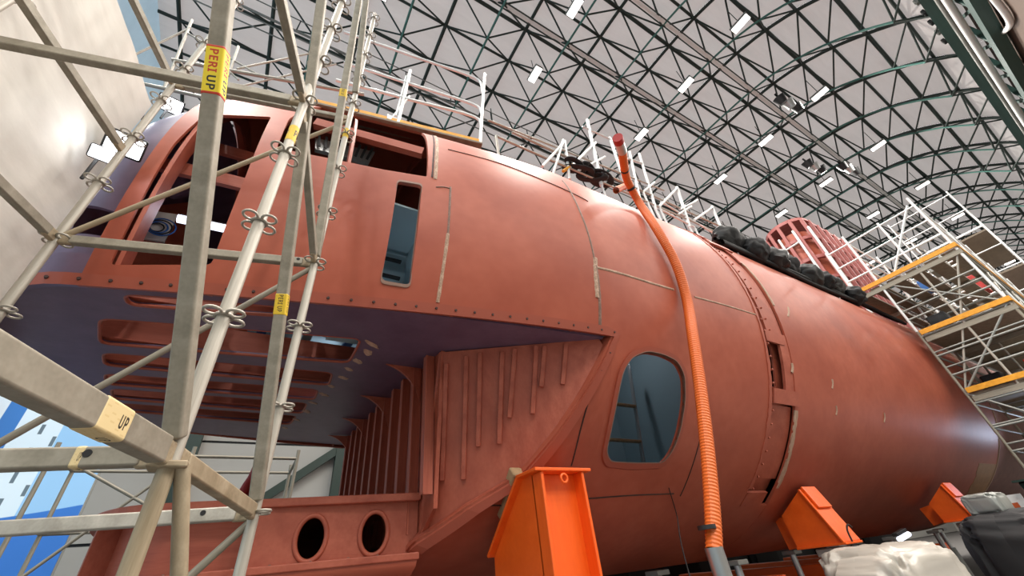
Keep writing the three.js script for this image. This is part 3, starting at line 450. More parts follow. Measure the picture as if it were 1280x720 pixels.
// ================================================================== bow scaffold beside the photographer
{
  const PB = [-.219, -1.621], P2 = [.055, -2.42], P3 = [-1.285, -2.75], P1 = [-1.72, -1.99];
  const yAt = (px, py, P) => { const d = ray(px, py); return CAM.y + d.y / Math.hypot(d.x, d.z) * Math.hypot(P[0], P[1]); };
  const yN1 = 1.995, yN2 = 1.95, yN3 = 3.45, yN0 = 3.995;
  const t = thing('ring_scaffold', 'weathered galvanised ring scaffold with box ledgers and rosettes beside the bow', 'scaffold', [P2[0], 0, P2[1]]);
  const ringG = (() => { const gs = []; for (let k = 0; k < 4; k++) { const a = k * Math.PI / 2 + Math.PI / 4; gs.push(new THREE.TorusGeometry(.028, .006, 6, 16).rotateX(Math.PI / 2).translate(Math.cos(a) * .052, 0, Math.sin(a) * .052)); } gs.push(new THREE.TorusGeometry(.029, .007, 6, 20).rotateX(Math.PI / 2)); return mergeGeometries(gs); })();
  const standard = (P, y0, y1, ph, m = M.galv, off = 0) => { const g = new THREE.CylinderGeometry(.0242, .0242, y1 - y0, 20, 1); const s = put('standard', g, m, t, V(P[0], (y0 + y1) / 2, P[1])); for (let y = ph; y < y1 - .05; y += .5) if (y > y0 + .05) put('rosette', ringG, m, s, V(P[0], y, P[1])); return s; };
  standard(PB, yN1 - .02, 7.2, yN1, M.galv); standard(PB, 0, yN1 - .04, yN1 - 1.5, M.galvWarm); standard(P2, 0, 7.6, yN2 - 1.5); standard(P3, 0, 7.4, yN3 - 3, M.galv); standard(P1, 0, 5, yN1 - 1.5);
  const v3 = (P, y) => V(P[0], y, P[1]);
  const ledger = (a, b, m = M.galvDull, h = .058, w = .042) => { const d = b.clone().sub(a).normalize(); const A = a.clone().addScaledVector(d, .07), B = b.clone().addScaledVector(d, -.07); const l = rbeam('ledger', A, B, h, w, .008, m, t); for (const [e, s] of [[A, -1], [B, 1]]) { const q = e.clone().addScaledVector(d, s * .02); const hd = put('wedge_head', new RoundedBoxGeometry(.07, .07, .03, 2, .01), M.galvWarm, t, q); hd.quaternion.setFromRotationMatrix(beamBasis(A, B)); } return l; };
  const back = (P, L, y) => { const dx = P2[0] - PB[0], dz = P2[1] - PB[1], l = Math.hypot(dx, dz); return V(P[0] - dx / l * L, y, P[1] - dz / l * L); };
  const lon = (P, L, y) => { const dx = P2[0] - P3[0], dz = P2[1] - P3[1], l = Math.hypot(dx, dz); return V(P[0] + dx / l * L, y, P[1] + dz / l * L); };
  ledger(v3(PB, yN1), v3(P1, yN1)); ledger(v3(PB, yN1), v3(P2, yN2), M.galvWarm); ledger(v3(PB, yN1), back(PB, 1.5, yN1), M.galvDull, .075, .05);
  ledger(v3(P2, yN2), v3(P3, yN2), M.galv); ledger(v3(P2, yN3), v3(P3, yN3)); ledger(v3(PB, yN0), v3(P1, yN0), M.galvDull, .062); ledger(v3(P3, yN3), back(P3, 1.5, yN3)); 
  ledger(v3(PB, yN0), back(PB, 1.5, yN0)); ledger(v3(P2, yN3), v3(PB, yN0 - .06));
  const yP3b = yAt(131, 176, P3), yP3c = yAt(187, 85, P3);
  ledger(v3(P3, yP3b), back(P3, 1.6, yP3b)); ledger(v3(P3, yP3c), back(P3, 1.6, yP3c));
  ledger(v3(P3, yP3c), v3(P2, yP3c), M.galvDull, .05);
  // sloping box braces that rise towards the photographer
  const vp = (P) => { const dx = P2[0] - PB[0], dz = P2[1] - PB[1]; return V(-dz, 0, dx).normalize(); };
  const brace = (P, y, px, py, lab) => { const a = v3(P, y), b = onPlane(px, py, vp(P), v3(P, 0)); const d = b.clone().sub(a).normalize(); return [rbeam('sloping_brace', a.clone().addScaledVector(d, .05), b, .056, .05, .01, M.galvDull, t, V(1, 0, .3)), a, b]; };
  const [brA, aA, bA] = brace(PB, yN1, 284, -30), [brF, aF, bF] = brace(P2, yN2, 406, -30), [brG, aG, bG] = brace(P2, yN3, 454, -30); brace(P2, yAt(452, 125, P2), 461, -30); { const d = ray(223, 742), h = 1.72 / Math.hypot(d.x, d.z); tube('sloping_tube', v3(PB, yN1 - .03).add(V(.035, 0, 0)), CAM.clone().addScaledVector(d, h), .021, M.galvWarm, t, 16); }
  for (const [P, Q, y, o] of [[PB, P1, yN1, .2], [P2, P3, yN2, .2], [P2, P3, yN3, .1]]) { const d = v3(Q, y).sub(v3(P, y)).normalize(), nn = V(-d.z, 0, d.x); if (nn.z < 0) nn.negate(); const h = put('bolt_hole_dark', new THREE.CylinderGeometry(.011, .011, .004, 16), M.black, t, v3(P, y + .008).addScaledVector(d, o).addScaledVector(nn, .021)); h.quaternion.setFromUnitVectors(YUP, nn); }  // flat black discs paint the dark of bolt holes; nothing is bored
  // thin round diagonals
  tube('diagonal', v3(P3, yN3), v3(P2, yAt(438, 152, P2)), .017, M.galvWarm, t, 12); tube('diagonal', v3(P2, yN3 - .03), v3(P3, yN2), .017, M.galvDull, t, 12); tube('diagonal', v3(P2, yN2 - .03), v3(P3, .45), .017, M.galvDull, t, 12);
  // stickers with the maker's lettering
  const stick = canvasMat(256, 96, (c, w, h) => { c.fillStyle = '#e8cf25'; c.fillRect(0, 0, w, h); c.fillStyle = '#c03418'; c.fillRect(0, 0, 14, h); c.fillRect(w - 14, 0, 14, h); c.font = 'bold 66px sans-serif'; c.fillStyle = '#c03418'; c.fillText('PERI', 20, 72, 126); c.fillStyle = '#22201a'; c.fillText('UP', 156, 72, 80); });
  const stickY = canvasMat(256, 96, (c, w, h) => { c.fillStyle = '#d8b62c'; c.fillRect(0, 0, w, h); c.font = 'bold 56px sans-serif'; c.fillStyle = '#4a3c16'; c.fillText('PERI UP', 12, 68); });
  const stickO = canvasMat(256, 96, (c, w, h) => { c.fillStyle = '#cdb98a'; c.fillRect(0, 0, w, h); c.fillStyle = '#c4ad7c'; for (let k = 0; k < 14; k++) c.fillRect((k * 71) % w, (k * 37) % h, 34, 5); c.font = 'bold 58px sans-serif'; c.fillStyle = '#2b241a'; c.fillText('UP', 150, 70); });
  const label = (a, b, t0, len, h, w, m) => { const d = b.clone().sub(a).normalize(); const c = a.clone().addScaledVector(d, t0); const g = new RoundedBoxGeometry(len, h + .003, w + .003, 2, .009); const s = put('sticker', g, m, t, c); s.quaternion.setFromRotationMatrix(beamBasis(a, b, V(1, 0, .3))); return s; };
  { const tA = (() => { let bt = 0, bd = 9; for (let k = 0; k < 400; k++) { const q = aA.clone().lerp(bA, k / 400); const an = ray(271, 93).angleTo(q.clone().sub(CAM)); if (an < bd) { bd = an; bt = k / 400; } } return bt * aA.distanceTo(bA); })(); label(bA, aA, aA.distanceTo(bA) - tA, .19, .056, .05, stick);
    label(bF, aF, bF.distanceTo(aF) * .70, .12, .056, .05, stickY); label(bG, aG, bG.distanceTo(aG) * .52, .1, .056, .05, stickY); }
  const wrapS = (P, px, py, m) => { const y = yAt(px, py, P); put('sticker', new THREE.CylinderGeometry(.0252, .0252, .13, 20, 1, true), m, t, V(P[0], y, P[1])); };
  wrapS(PB, 362, 168, stickY); wrapS(P2, 444, 172, stickY);
  { const a = v3(PB, yN1), b = back(PB, 1.5, yN1); const s = label(b, a, a.distanceTo(b) - .34, .12, .075, .05, stickO); s.quaternion.setFromRotationMatrix(beamBasis(b, a)); const a2 = v3(PB, yN1), b2 = v3(P1, yN1); const s2 = label(b2, a2, a2.distanceTo(b2) - .22, .03, .058, .042, stickO); s2.quaternion.setFromRotationMatrix(beamBasis(b2, a2)); }
  const near = put('clamp_plate', new RoundedBoxGeometry(.1, .02, .08, 2, .006), M.galvWarm, t, v3(PB, yN1 - .03));
}
{ // white tarpaulin hung outside the scaffold
  const H = 4.0, a = V(-.42 * H, 0, -.794 * H), dir = V(-.026, 0, .175).normalize(); const g = slab((u, y) => { const p = a.clone().addScaledVector(dir, u); const w = .03 * fbm(u * 1.3, y * .9, 3.3) + .02 * Math.sin(u * 5 + y) * fbm(u * 3, y * .4, 7); return V(p.x + w, y, p.z + w * .3); }, -.25, 5.2, 2.8, 5.66, 60, 40, .006);
  const t = tag(put('tarpaulin', g, M.tarp, scene), 'large pale tarpaulin hanging outside the bow scaffold', 'tarpaulin');
}

// ================================================================== things on and round the hull
{ // orange ventilation hose over the hull side
  const pts = [[778, 190, .5], [780, 205, .45], [784, 225, .3], [797, 250, .16], [822, 288, .11], [845, 330, .1], [858, 372, .1]].map(([x, y, o]) => onBody(x, y, o));
  pts.push(atZ(866, 420, -2.36), atZ(876, 490, -2.36), atZ(884, 560, -2.37), atZ(890, 630, -2.38), atZ(893, 688, -2.39));
  const last = pts[pts.length - 1]; const t = thing('air_hose', 'ribbed orange air hose hanging over the hull side', 'hose', [last.x, 0, last.z]);
  const c = new THREE.CatmullRomCurve3(pts, false, 'centripetal'); const L = c.getLength(), n = Math.round(L / .0075), seg = 16, pos = [], nor = [], idx = [], fr = c.computeFrenetFrames(n, false);
  for (let i = 0; i <= n; i++) { const p = c.getPointAt(i / n), r = .062 + .0035 * Math.sin(i * Math.PI / 2); for (let j = 0; j <= seg; j++) { const a = j / seg * Math.PI * 2; const d = fr.normals[i].clone().multiplyScalar(Math.cos(a)).addScaledVector(fr.binormals[i], Math.sin(a)); const q = p.clone().addScaledVector(d, r); pos.push(q.x, q.y, q.z); if (i < n && j < seg) { const k = i * (seg + 1) + j; idx.push(k, k + 1, k + seg + 1, k + 1, k + seg + 2, k + seg + 1); } } }
  const g = new THREE.BufferGeometry(); g.setAttribute('position', new THREE.Float32BufferAttribute(pos, 3)); g.setAttribute('uv', new THREE.Float32BufferAttribute(new Float32Array(pos.length / 3 * 2), 2)); g.setIndex(idx); g.computeVertexNormals(); put('hose_body', g, M.hose, t);
  tube('end_collar', last.clone().add(V(0, .02, 0)), last.clone().add(V(0, -.22, 0)), .068, M.hoseEnd, t, 20); tube('strap', last.clone().add(V(0, .17, 0)), last.clone().add(V(0, .14, 0)), .07, M.blackGloss, t, 20);
  const e = pts[0]; const e2 = onBody(774, 178, .55); tube('upper_collar', e, e2, .07, M.aluminium, t, 16); tube('red_cap', e2, e2.clone().add(e2.clone().sub(e).multiplyScalar(.5)), .075, M.redBright, t, 16);
  for (const k of [2, 4]) { const p = c.getPointAt(k / 30), tn = c.getTangentAt(k / 30); tube('strap', p.clone().addScaledVector(tn, -.02), p.clone().addScaledVector(tn, .02), .069, M.blackGloss, t, 16); }
  const w1 = onBody(836, 610, .05), w2 = atZ(862, 719, -3.0); tag(curveTube('loose_cable', [w1, onBody(845, 640, .05), w2, V(w2.x, .02, w2.z + .1)], .006, M.black, scene, 40, 5), 'thin black cable dangling below the oval opening', 'cable');
}
{ // cradle post under the bow
  const t = thing('cradle_post', 'tall orange I-section cradle post under the curved dome flange', 'cradle', [2.45, 0, -3.3]);
  const b = (n, x0, x1, y0, y1, z0, z1, m = M.orange) => put(n, new RoundedBoxGeometry(x1 - x0, y1 - y0, z1 - z0, 2, .008), m, t, V((x0 + x1) / 2, (y0 + y1) / 2, (z0 + z1) / 2));
  b('top_plate', 2.14, 2.78, 2.31, 2.34, -3.46, -3.12); b('rib', 2.21, 2.24, 0, 2.31, -3.3, -3.14); b('rib', 2.67, 2.7, 0, 2.31, -3.3, -3.14); b('face_plate', 2.22, 2.69, 0, 2.31, -3.3, -3.27);
  for (const x of [2.21, 2.67]) { const sh = new THREE.Shape([[3.28, 2.31], [3.28, .05], [4.1, .05], [4.1, 1.74], [3.46, 2.31]].map(a => new THREE.Vector2(...a))); put('side_web', new THREE.ExtrudeGeometry(sh, { depth: .03, bevelEnabled: false }).rotateY(Math.PI / 2), M.orange, t, V(x, 0, 0)); }
  rbeam('slope_plate', V(2.45, 2.33, -3.44), V(2.45, 1.75, -4.12), .03, .62, .008, M.orange, t, V(0, 1, 0)); b('base_plate', 1.95, 2.95, 0, .05, -4.3, -2.95);
  put('lifting_eye', new THREE.TorusGeometry(.035, .012, 8, 18), M.orange, t, V(2.45, 2.25, -3.13)); const sd = rbeam('saddle', V(2.45, 2.42, -3.62), V(2.45, 2.08, -3.98), .12, .5, .02, M.wood, t, V(0, 1, 0));
}
function cradle(label, xw, w, A) {   // welded wedge under the bilge: side webs, sloping face plate, foot and jack
  const q = A.map(([px, py]) => atX(px, py, xw)); const [tip, toe, heel, back] = q; const t = thing('cradle_bracket', label, 'cradle', [xw + w / 2, 0, toe.z]);
  for (const x of [xw, xw + w - .03]) { const sh = new THREE.Shape(q.map(p => new THREE.Vector2(-p.z, p.y))); put('side_web', new THREE.ExtrudeGeometry(sh, { depth: .03, bevelEnabled: false }).rotateY(Math.PI / 2), M.orange, t, V(x, 0, 0)); }
  const xc = xw + w / 2, at = p => V(xc, p.y, p.z), up = V(0, .6, .8); rbeam('face_plate', at(tip), at(toe), .03, w + .08, .008, M.orange, t, up); rbeam('wear_pad', at(tip).add(V(0, .03, .03)), at(tip.clone().lerp(toe, .42)).add(V(0, .03, .03)), .035, w - .02, .008, M.orange, t, up);
  rbeam('foot_plate', at(heel).add(V(0, -.012, 0)), at(toe).add(V(0, -.012, .03)), .03, w + .08, .008, M.orange, t); rbeam('back_plate', at(back), at(heel), .035, w + .08, .008, M.orange, t);
  const fz = (toe.z + heel.z) / 2 + .05, fy = Math.min(heel.y, toe.y); put('jack_head', new RoundedBoxGeometry(.36, .1, .34, 2, .02), M.wrap, t, V(xc, fy - .09, fz)); for (const dx of [-.12, .12]) tube('jack_leg', V(xc + dx, fy - .12, fz), V(xc + dx * 1.6, fy - .42, fz), .03, M.galv, t, 10); tube('jack_ram', V(xc, fy - .1, fz), V(xc, fy - .5, fz), .07, M.hoseEnd, t, 16); put('jack_body', new THREE.CylinderGeometry(.19, .26, fy - .42, 20), M.wrap, t, V(xc, (fy - .42) / 2, fz));
  curveTube('hook', [at(toe).add(V(-.1, .0, .05)), at(toe).add(V(-.1, .14, .06)), at(toe).add(V(-.06, .2, .08)), at(toe).add(V(-.02, .16, .1))], .012, M.steelDark, t, 16, 6);
  return t;
}
cradle('orange triangular cradle bracket on a jack below the open joint ring', 7.35, .42, [[999, 612], [1056, 678], [997, 685], [977, 645]]);
cradle('orange triangular cradle bracket supporting the far end of the hull', 12.9, .5, [[1176, 606], [1219, 648], [1180, 652], [1161, 630]]);
{ // ladder and planks in the oval opening
  const z = -4.6, P = (x, y) => atZ(x, y, z); const a = P(788, 470), b = P(806, 590), c = P(752, 470), d = P(742, 590); const t = thing('ladder', 'aluminium ladder with flat rungs standing inside the oval opening', 'ladder', [b.x, 2.33, z]);
  const at = (p, q, y) => p.clone().lerp(q, (p.y - y) / (p.y - q.y)); const f = 2.34; rbeam('rail', a.clone().lerp(b, -.15), at(a, b, f), .03, .06, .005, M.aluminium, t, V(1, 0, 0)); rbeam('rail', c.clone().lerp(d, -.15), at(c, d, f), .03, .06, .005, M.aluminium, t, V(1, 0, 0));
  for (const y of [505, 550]) { const p = P(768, y).y; rbeam('rung', at(a, b, p), at(c, d, p), .04, .07, .008, M.wood, t); }
  const y = P(785, 577); tag(rbeam('plank', V(y.x - .35, 2.36, z + .5), V(y.x + .25, 2.38, z + .55), .05, .1, .008, M.yellow), 'short yellow timber lying inside the oval opening', 'timber');
  const l = thing('work_lamp', 'added unseen work lamp on the ceiling of the compartment behind the oval opening', 'lamp', [4.9, 5.1, -4.4]); put('lamp_body', new RoundedBoxGeometry(.3, .06, .12, 2, .02), M.steelDark, l, V(4.9, 5.22, -4.4)); put('lamp_lens', new RoundedBoxGeometry(.26, .02, .1, 2, .008), M.tubeGlow, l, V(4.9, 5.18, -4.4)); const pl = new THREE.RectAreaLight(0xf2f6ff, 420, .26, .1); pl.position.set(0, .06, 0); pl.rotation.x = -Math.PI / 2; l.add(pl);  // hidden lamp added to light the compartment interior
  const br = onBody(800, 470); rbeam('brace_in', V(3.5, 4.2, -4.3), V(3.95, 3.9, -4.5), .08, .03, .006, M.interior, hull); curveTube('inner_cable', [V(3.55, 4.3, -4.35), V(3.9, 3.6, -4.5), V(4.1, 2.9, -4.45), V(4.35, 2.34, -4.4)], .02, M.black, hull, 24, 8);
  // trunk behind the sight slot: ladder rungs and pipes
  for (let k = 0; k < 6; k++) beam('trunk_rung', V(.82, 4.0 + k * .28, -4.15), V(1.1, 4.0 + k * .28, -4.15), .03, .05, M.steelDark, hull); tube('trunk_pipe', V(.62, 3.95, -4.2), V(.62, 5.3, -4.2), .02, M.aluminium, hull, 8);
  const l2 = thing('work_lamp', 'added unseen work lamp at the foot of the trunk behind the sight slot', 'lamp', [.5, 4.05, -3.75]); put('lamp_body', new RoundedBoxGeometry(.1, .14, .1, 2, .02), M.steelDark, l2, V(.45, 4.0, -3.75)); put('lamp_lens', new RoundedBoxGeometry(.012, .1, .08, 2, .004), M.tubeGlow, l2, V(.508, 4.0, -3.75)); const p2 = new THREE.RectAreaLight(0xeef6ff, 1300, .08, .1); p2.position.set(.016, -.05, 0); p2.rotation.y = -Math.PI / 2; l2.add(p2);  // out-of-view lamp added to brighten the trunk
}
{ // fluorescent tube, cables and equipment inside the bow bay
  const z = -4.35, a = atZ(222, 273, z), b = atZ(282, 286, z); const t = thing('tube_lamp', 'glowing fluorescent work lamp inside the bow bay', 'lamp', [a.x, a.y, z]);
  rbeam('lamp_body', a.clone().add(V(0, .05, -.05)), b.clone().add(V(0, .05, -.05)), .07, .1, .02, M.aluminium, t); tube('lamp_tube', a, b, .045, M.tubeGlow, t, 14);
  const l = new THREE.RectAreaLight(0xe8ecff, 130, .5, .08); l.position.copy(a).lerp(b, .5).add(V(0, -.03, .055)).sub(t.position); l.lookAt(l.position.clone().add(t.position).add(V(0, -.6, 1)).sub(t.position)); t.add(l);
  const w = thing('white_board', 'white sheet with coiled blue cable in the bow bay', 'sheet', [atZ(180, 290, -4.6).x, 4.2, -4.6]); const p = [[182, 262], [222, 268], [205, 302], [168, 296]].map(([x, y]) => atZ(x, y, -4.6)); put('sheet', prismZ(p, -4.63, -4.6), M.tarp, w); for (let k = 0; k < 4; k++) put('cable_coil', new THREE.TorusGeometry(.06 + k * .02, .008, 6, 30), k % 2 ? M.blue : M.blackGloss, w, atZ(196, 284, -4.57).add(V(k * .015, 0, k * .008)));
  const pl = [[205, 168], [236, 176], [242, 232], [205, 240]].map(([x, y]) => atZ(x, y, -4.9)); put('web_plate', prismZ(smoothLoop(pl, 30), -4.95, -4.9), M.purple, hull);
  const pl2 = [[110, 345], [255, 331], [262, 250], [150, 262]].map(([x, y]) => atZ(x, y, -5.6)); put('web_plate', prismZ(pl2, -5.65, -5.6), M.redPart, hull);
  const sh = [[395, 168], [470, 186], [462, 200], [395, 182]].map(([x, y]) => atZ(x, y, -4.0)); const bx = thing('slotted_tray', 'pale perforated cable tray lying across the top bow bay', 'tray', [sh[0].x, sh[3].y, -4]); put('tray_plate', prismZ(sh, -4.12, -4.06), M.aluminium, bx); for (let k = 0; k < 9; k++) { const c = sh[0].clone().lerp(sh[1], (k + .5) / 9), d = sh[3].clone().lerp(sh[2], (k + .5) / 9); beam('slot_bar', c, d, .035, .012, M.steelDark, bx, V(1, 0, 0)); }
}
{ // floodlights on the nose
  for (const [px, py, z, s, lab] of [[156, 181, -3.15, .17, 'blazing floodlight clamped beside the purple nose skin'], [127, 192, -3.1, .1, 'small blazing floodlight below the tarpaulin edge'], [167, 137, -4.1, .13, 'small blazing floodlight at the top of the nose'], [213, 131, -4.2, .17, 'blazing floodlight standing on the nose deck']]) {
    const p = atZ(px, py, z), t = thing('floodlight', lab, 'floodlight', [p.x, p.y, p.z], 'floodlights on the nose'); const n = CAM.clone().sub(p).normalize(); const q = new THREE.Quaternion().setFromUnitVectors(V(0, 0, 1), n);
    const b = put('housing', new RoundedBoxGeometry(s * 1.5, s * 1.15, s * .5, 2, .02), M.steelDark, t, p.clone().addScaledVector(n, -s * .3)); b.quaternion.copy(q); const g = put('lens', new RoundedBoxGeometry(s * 1.3, s * .95, .02, 2, .008), M.floodGlow, t, p); g.quaternion.copy(q);
    const l = new THREE.RectAreaLight(0xf6f8ff, 60, s * 1.3, s * .95); l.position.copy(n).multiplyScalar(.015); l.lookAt(n.clone().multiplyScalar(2)); t.add(l); tube('yoke', p.clone().addScaledVector(n, -s * .5), p.clone().addScaledVector(n, -s * .5).add(V(0, -.3, 0)), .012, M.steelDark, t, 6);
  }
}
// ================================================================== staging on top of the hull
{ // guarded deck over the bow with its yellow toe board
  const n = V(-.212, 0, .977), o = V(1.75, 0, -3.6), P = (px, py) => onPlane(px, py, n, o);
  const a = P(393, 127), b = P(602, 178); const t = thing('bow_guard_deck', 'scaffold deck with yellow toe board and curved handrails above the bow bays', 'scaffold deck', [a.x, a.y, a.z]);
  rbeam('toe_board', a, b, .13, .03, .006, M.yellow, t); const back = V(.212, 0, -.977).multiplyScalar(.5); for (let k = 0; k < 1; k++) rbeam('deck_board', a.clone().addScaledVector(back, .15 + k * .5).add(V(0, -.08, 0)), b.clone().addScaledVector(back, .15 + k * .5).add(V(0, -.08, 0)), .05, .24, .006, M.plank, t);
  const post = (px0, py0, px1, py1) => tube('post', P(px0, py0), P(px1, py1), .028, M.tubeWhite, t, 10); post(600, 180, 606, 92); post(497, 156, 513, 88);
  for (const [l, r, e] of [[[430, 40], [590, 96], [604, 118]], [[430, 78], [590, 130], [603, 146]], [[420, 100], [590, 145], [602, 160]]]) curveTube('handrail', [P(...l), P((l[0] + r[0]) / 2, (l[1] + r[1]) / 2), P(...r), P(r[0] + 9, r[1] + 5), P(...e)], .028, M.tubeWhite, t, 40, 8);
  for (const [x0, y0, x1, y1] of [[495, 145, 508, 95], [488, 150, 512, 120]]) tube('gate_bar', P(x0, y0), P(x1, y1), .018, M.tubeWhite, t, 8);
  put('tag_plate', new RoundedBoxGeometry(.16, .12, .02, 1, .004), M.tubeWhite, t, P(490, 148));
  // forward staging behind the nose
  const n2 = V(-.2, 0, .98), o2 = V(-1, 0, -4.6), Q = (px, py) => onPlane(px, py, n2, o2); const s = thing('nose_staging', 'thin galvanised staging tubes behind the nose and bow bays', 'scaffold', [-1, 5.4, -4.6]);
  for (const [x0, y0, x1, y1, r] of [[215, 75, 455, 118, .03], [180, 105, 380, 150, .026], [240, 25, 205, 110, .022], [298, 58, 285, 95, .022], [165, 70, 238, 35, .016], [232, 40, 320, 92, .016], [296, 86, 410, 62, .016], [300, 108, 420, 80, .014], [250, 55, 298, 100, .016], [425, 10, 395, 100, .024]]) tube('staging_tube', Q(x0, y0), Q(x1, y1), r, M.galv, s, 8);
}
{ // white rail frames on the shoulder of the hull
  const z = -4.3, P = (px, py) => atZ(px, py, z), G = (lab, segs, m = M.tubeWhite) => { const b = P(segs[0][2], segs[0][3]); const t = thing('rail_frame', lab, 'rail frame', [b.x, 8.0, z]); for (const [x0, y0, x1, y1, r] of segs) tube('rail_tube', P(x0, y0), P(x1, y1), r || .035, m, t, 8); const lo = segs.flatMap(q => [P(q[0], q[1]), P(q[2], q[3])]).sort((u, v) => u.y - v.y); for (const q of [lo[0], lo[lo.length > 8 ? 3 : 1]]) if (q.y > 8.02) tube('rail_leg', q, V(q.x, 8.0, q.z), .03, m, t, 8); return t; };
  G('cluster of white scaffold tubes on the hull beside the capped hose end', [[734, 150, 752, 232, .05], [728, 158, 772, 178, .03], [704, 175, 690, 222], [706, 176, 712, 224], [712, 210, 745, 178], [722, 214, 756, 196], [726, 200, 748, 214], [678, 208, 705, 178]]);
  G('white curved rails round the orange hose on the hull shoulder', [[762, 172, 785, 240, .045], [787, 190, 800, 250, .04], [799, 192, 820, 262, .04], [784, 198, 802, 204], [804, 240, 818, 228]]);
  G('white tubular goalpost rail standing aft of the orange hose', [[846, 234, 862, 284, .05], [824, 258, 846, 236, .04], [864, 258, 848, 268, .035], [872, 250, 850, 262, .03]]);
  G('white tubular rail frame just forward of the black cable bundles', [[890, 258, 905, 294, .05], [868, 275, 890, 260, .04], [826, 252, 900, 296, .03], [826, 262, 868, 284, .03]]);
  G('long thin grey guard rail behind the white rail frames', [[640, 165, 905, 285, .03], [620, 170, 900, 292, .025], [610, 150, 830, 238, .025]], M.galv);
  const d = P(735, 216); tag(put('cable_heap', new THREE.TorusKnotGeometry(.32, .07, 90, 8, 2, 5).scale(1.6, .35, 1), M.black, scene, d), 'heap of black cable lying beside white scaffold tubes', 'cable');
  const o = P(716, 206), o2 = P(704, 214); tag(tube('yellow_pole', o, o2, .04, M.yellow, scene, 8), 'short yellow pole leaning among white scaffold tubes', 'pole'); 
  tag(curveTube('hose_stub', [P(770, 238), P(778, 234), P(787, 231)], .09, M.hose, scene, 16, 12), 'short orange hose stub lying behind the long hose', 'hose');
}
{ // black protective bundles lying along the hull's shoulder
  for (let k = 0; k < 8; k++) {
    const x = 7.8 + k * .8 + rr(-.05, .05), th = (33 + rr(-1.5, 1.5)) * RAD; const c = cylP(x, th, HR + .2); const g = new THREE.SphereGeometry(1, 22, 16); const p = g.attributes.position; for (let i = 0; i < p.count; i++) { const v = V(p.getX(i), p.getY(i), p.getZ(i)); const s = 1 + .55 * fbm(v.x * 2.2 + k * 3, v.y * 2.2, v.z * 2.2 + k, 3); p.setXYZ(i, v.x * s * .42, v.y * s * (.17 + .07 * ((k * 7) % 3)), v.z * s * .28); } g.computeVertexNormals();
    const m = put('black_bundle', g, k % 2 ? M.black : M.blackGloss, scene, c); m.rotation.z = rr(-.2, .2); m.rotation.x = -.9; tag(m, `lumpy black sheeting bundle on the hull shoulder, ${ORD[k]} aft of the open joint ring`, 'bundle', 'black bundles along the hull shoulder');
  }
  for (let k = 0; k < 5; k++) { const pts = []; for (let i = 0; i < 9; i++) pts.push(cylP(7.3 + i * 1.15 + rr(-.1, .1), (29 + k * .9 + rr(-.7, .7)) * RAD, HR + .06 + rnd() * .06)); tag(curveTube('black_cable', pts, .045, k % 2 ? M.blackGloss : M.black, scene, 60, 7), `long black cable along the hull shoulder, ${ORD[k]} counted up from the bare red skin`, 'cable', 'black cables along the hull shoulder'); }
}
{ // aft hull section and the sail skeleton on it
  const t = thing('aft_hull_section', 'brown aft hull section beyond the scaffold tower', 'hull section', [18.2, HY - 3.3, HZ]); put('skin', slab((x, th) => cylP(x, th, 3.3), 18.2, 34, -Math.PI, Math.PI, 12, 80, .05), M.hullAft, t); put('end_plate', new THREE.CircleGeometry(3.28, 60).rotateY(-Math.PI / 2), M.hullAft, t, V(18.22, HY, HZ));
  const sx = 23.2, top = 16.4, w = 1.15, L = 6.2; const s = thing('sail_frame', 'open pink-red sail skeleton with rounded front behind the scaffold', 'sail frame', [sx, 8.1, HZ]);
  const plan = u => { const a = clamp(u, 0, 1) * 2 - 1; const q = Math.abs(a); return q < .35 ? V(sx + 1.1 * (1 - Math.cos(a / .35 * Math.PI / 2)), 0, HZ + w * Math.sin(a / .35 * Math.PI / 2)) : V(sx + 1.1 + (q - .35) / .65 * (L - 1.1), 0, HZ + Math.sign(a) * w); };
  for (let y = 8.3; y <= top; y += 1.35) { const pts = []; for (let i = 0; i <= 44; i++) pts.push(plan(i / 44).setY(y)); put('ring_stringer', slab((u, v) => plan(u).setY(y + v), 0, 1, -.1, .1, 60, 1, .18), M.pink, s); }
  for (let i = 0; i <= 16; i++) { const p = plan(i / 16); beam('vertical_frame', p.clone().setY(8.2), p.clone().setY(top), .13, .16, M.pink, s, V(1, 0, 0)); }
  put('inner_skin', slab((u, y) => { const p = plan(u); return V(lerp(p.x, sx + 3, .08), y, lerp(p.z, HZ, .25)); }, .04, .96, 8.2, top - .7, 60, 1, .03), M.redPart, s); put('cap', slab((u, v) => { const p = plan(u); return V(lerp(p.x, sx + 3, v), top + .1 + .12 * v, lerp(p.z, HZ, v)); }, 0, 1, 0, .9, 50, 2, .05), M.pink, s);
  for (const [u, v] of [[.46, 0], [.54, 0], [.62, 1]]) { const p = plan(u); tube('white_upright', V(p.x - .1, 9, p.z + .1), V(p.x - .1, top - .8, p.z + .12), .07, M.tubeWhite, s, 8); } for (let y = 10; y < 16; y += 1.6) tube('white_rung', plan(.46).setY(y).add(V(-.1, 0, .1)), plan(.54).setY(y).add(V(-.1, 0, .1)), .06, M.tubeWhite, s, 8);
}
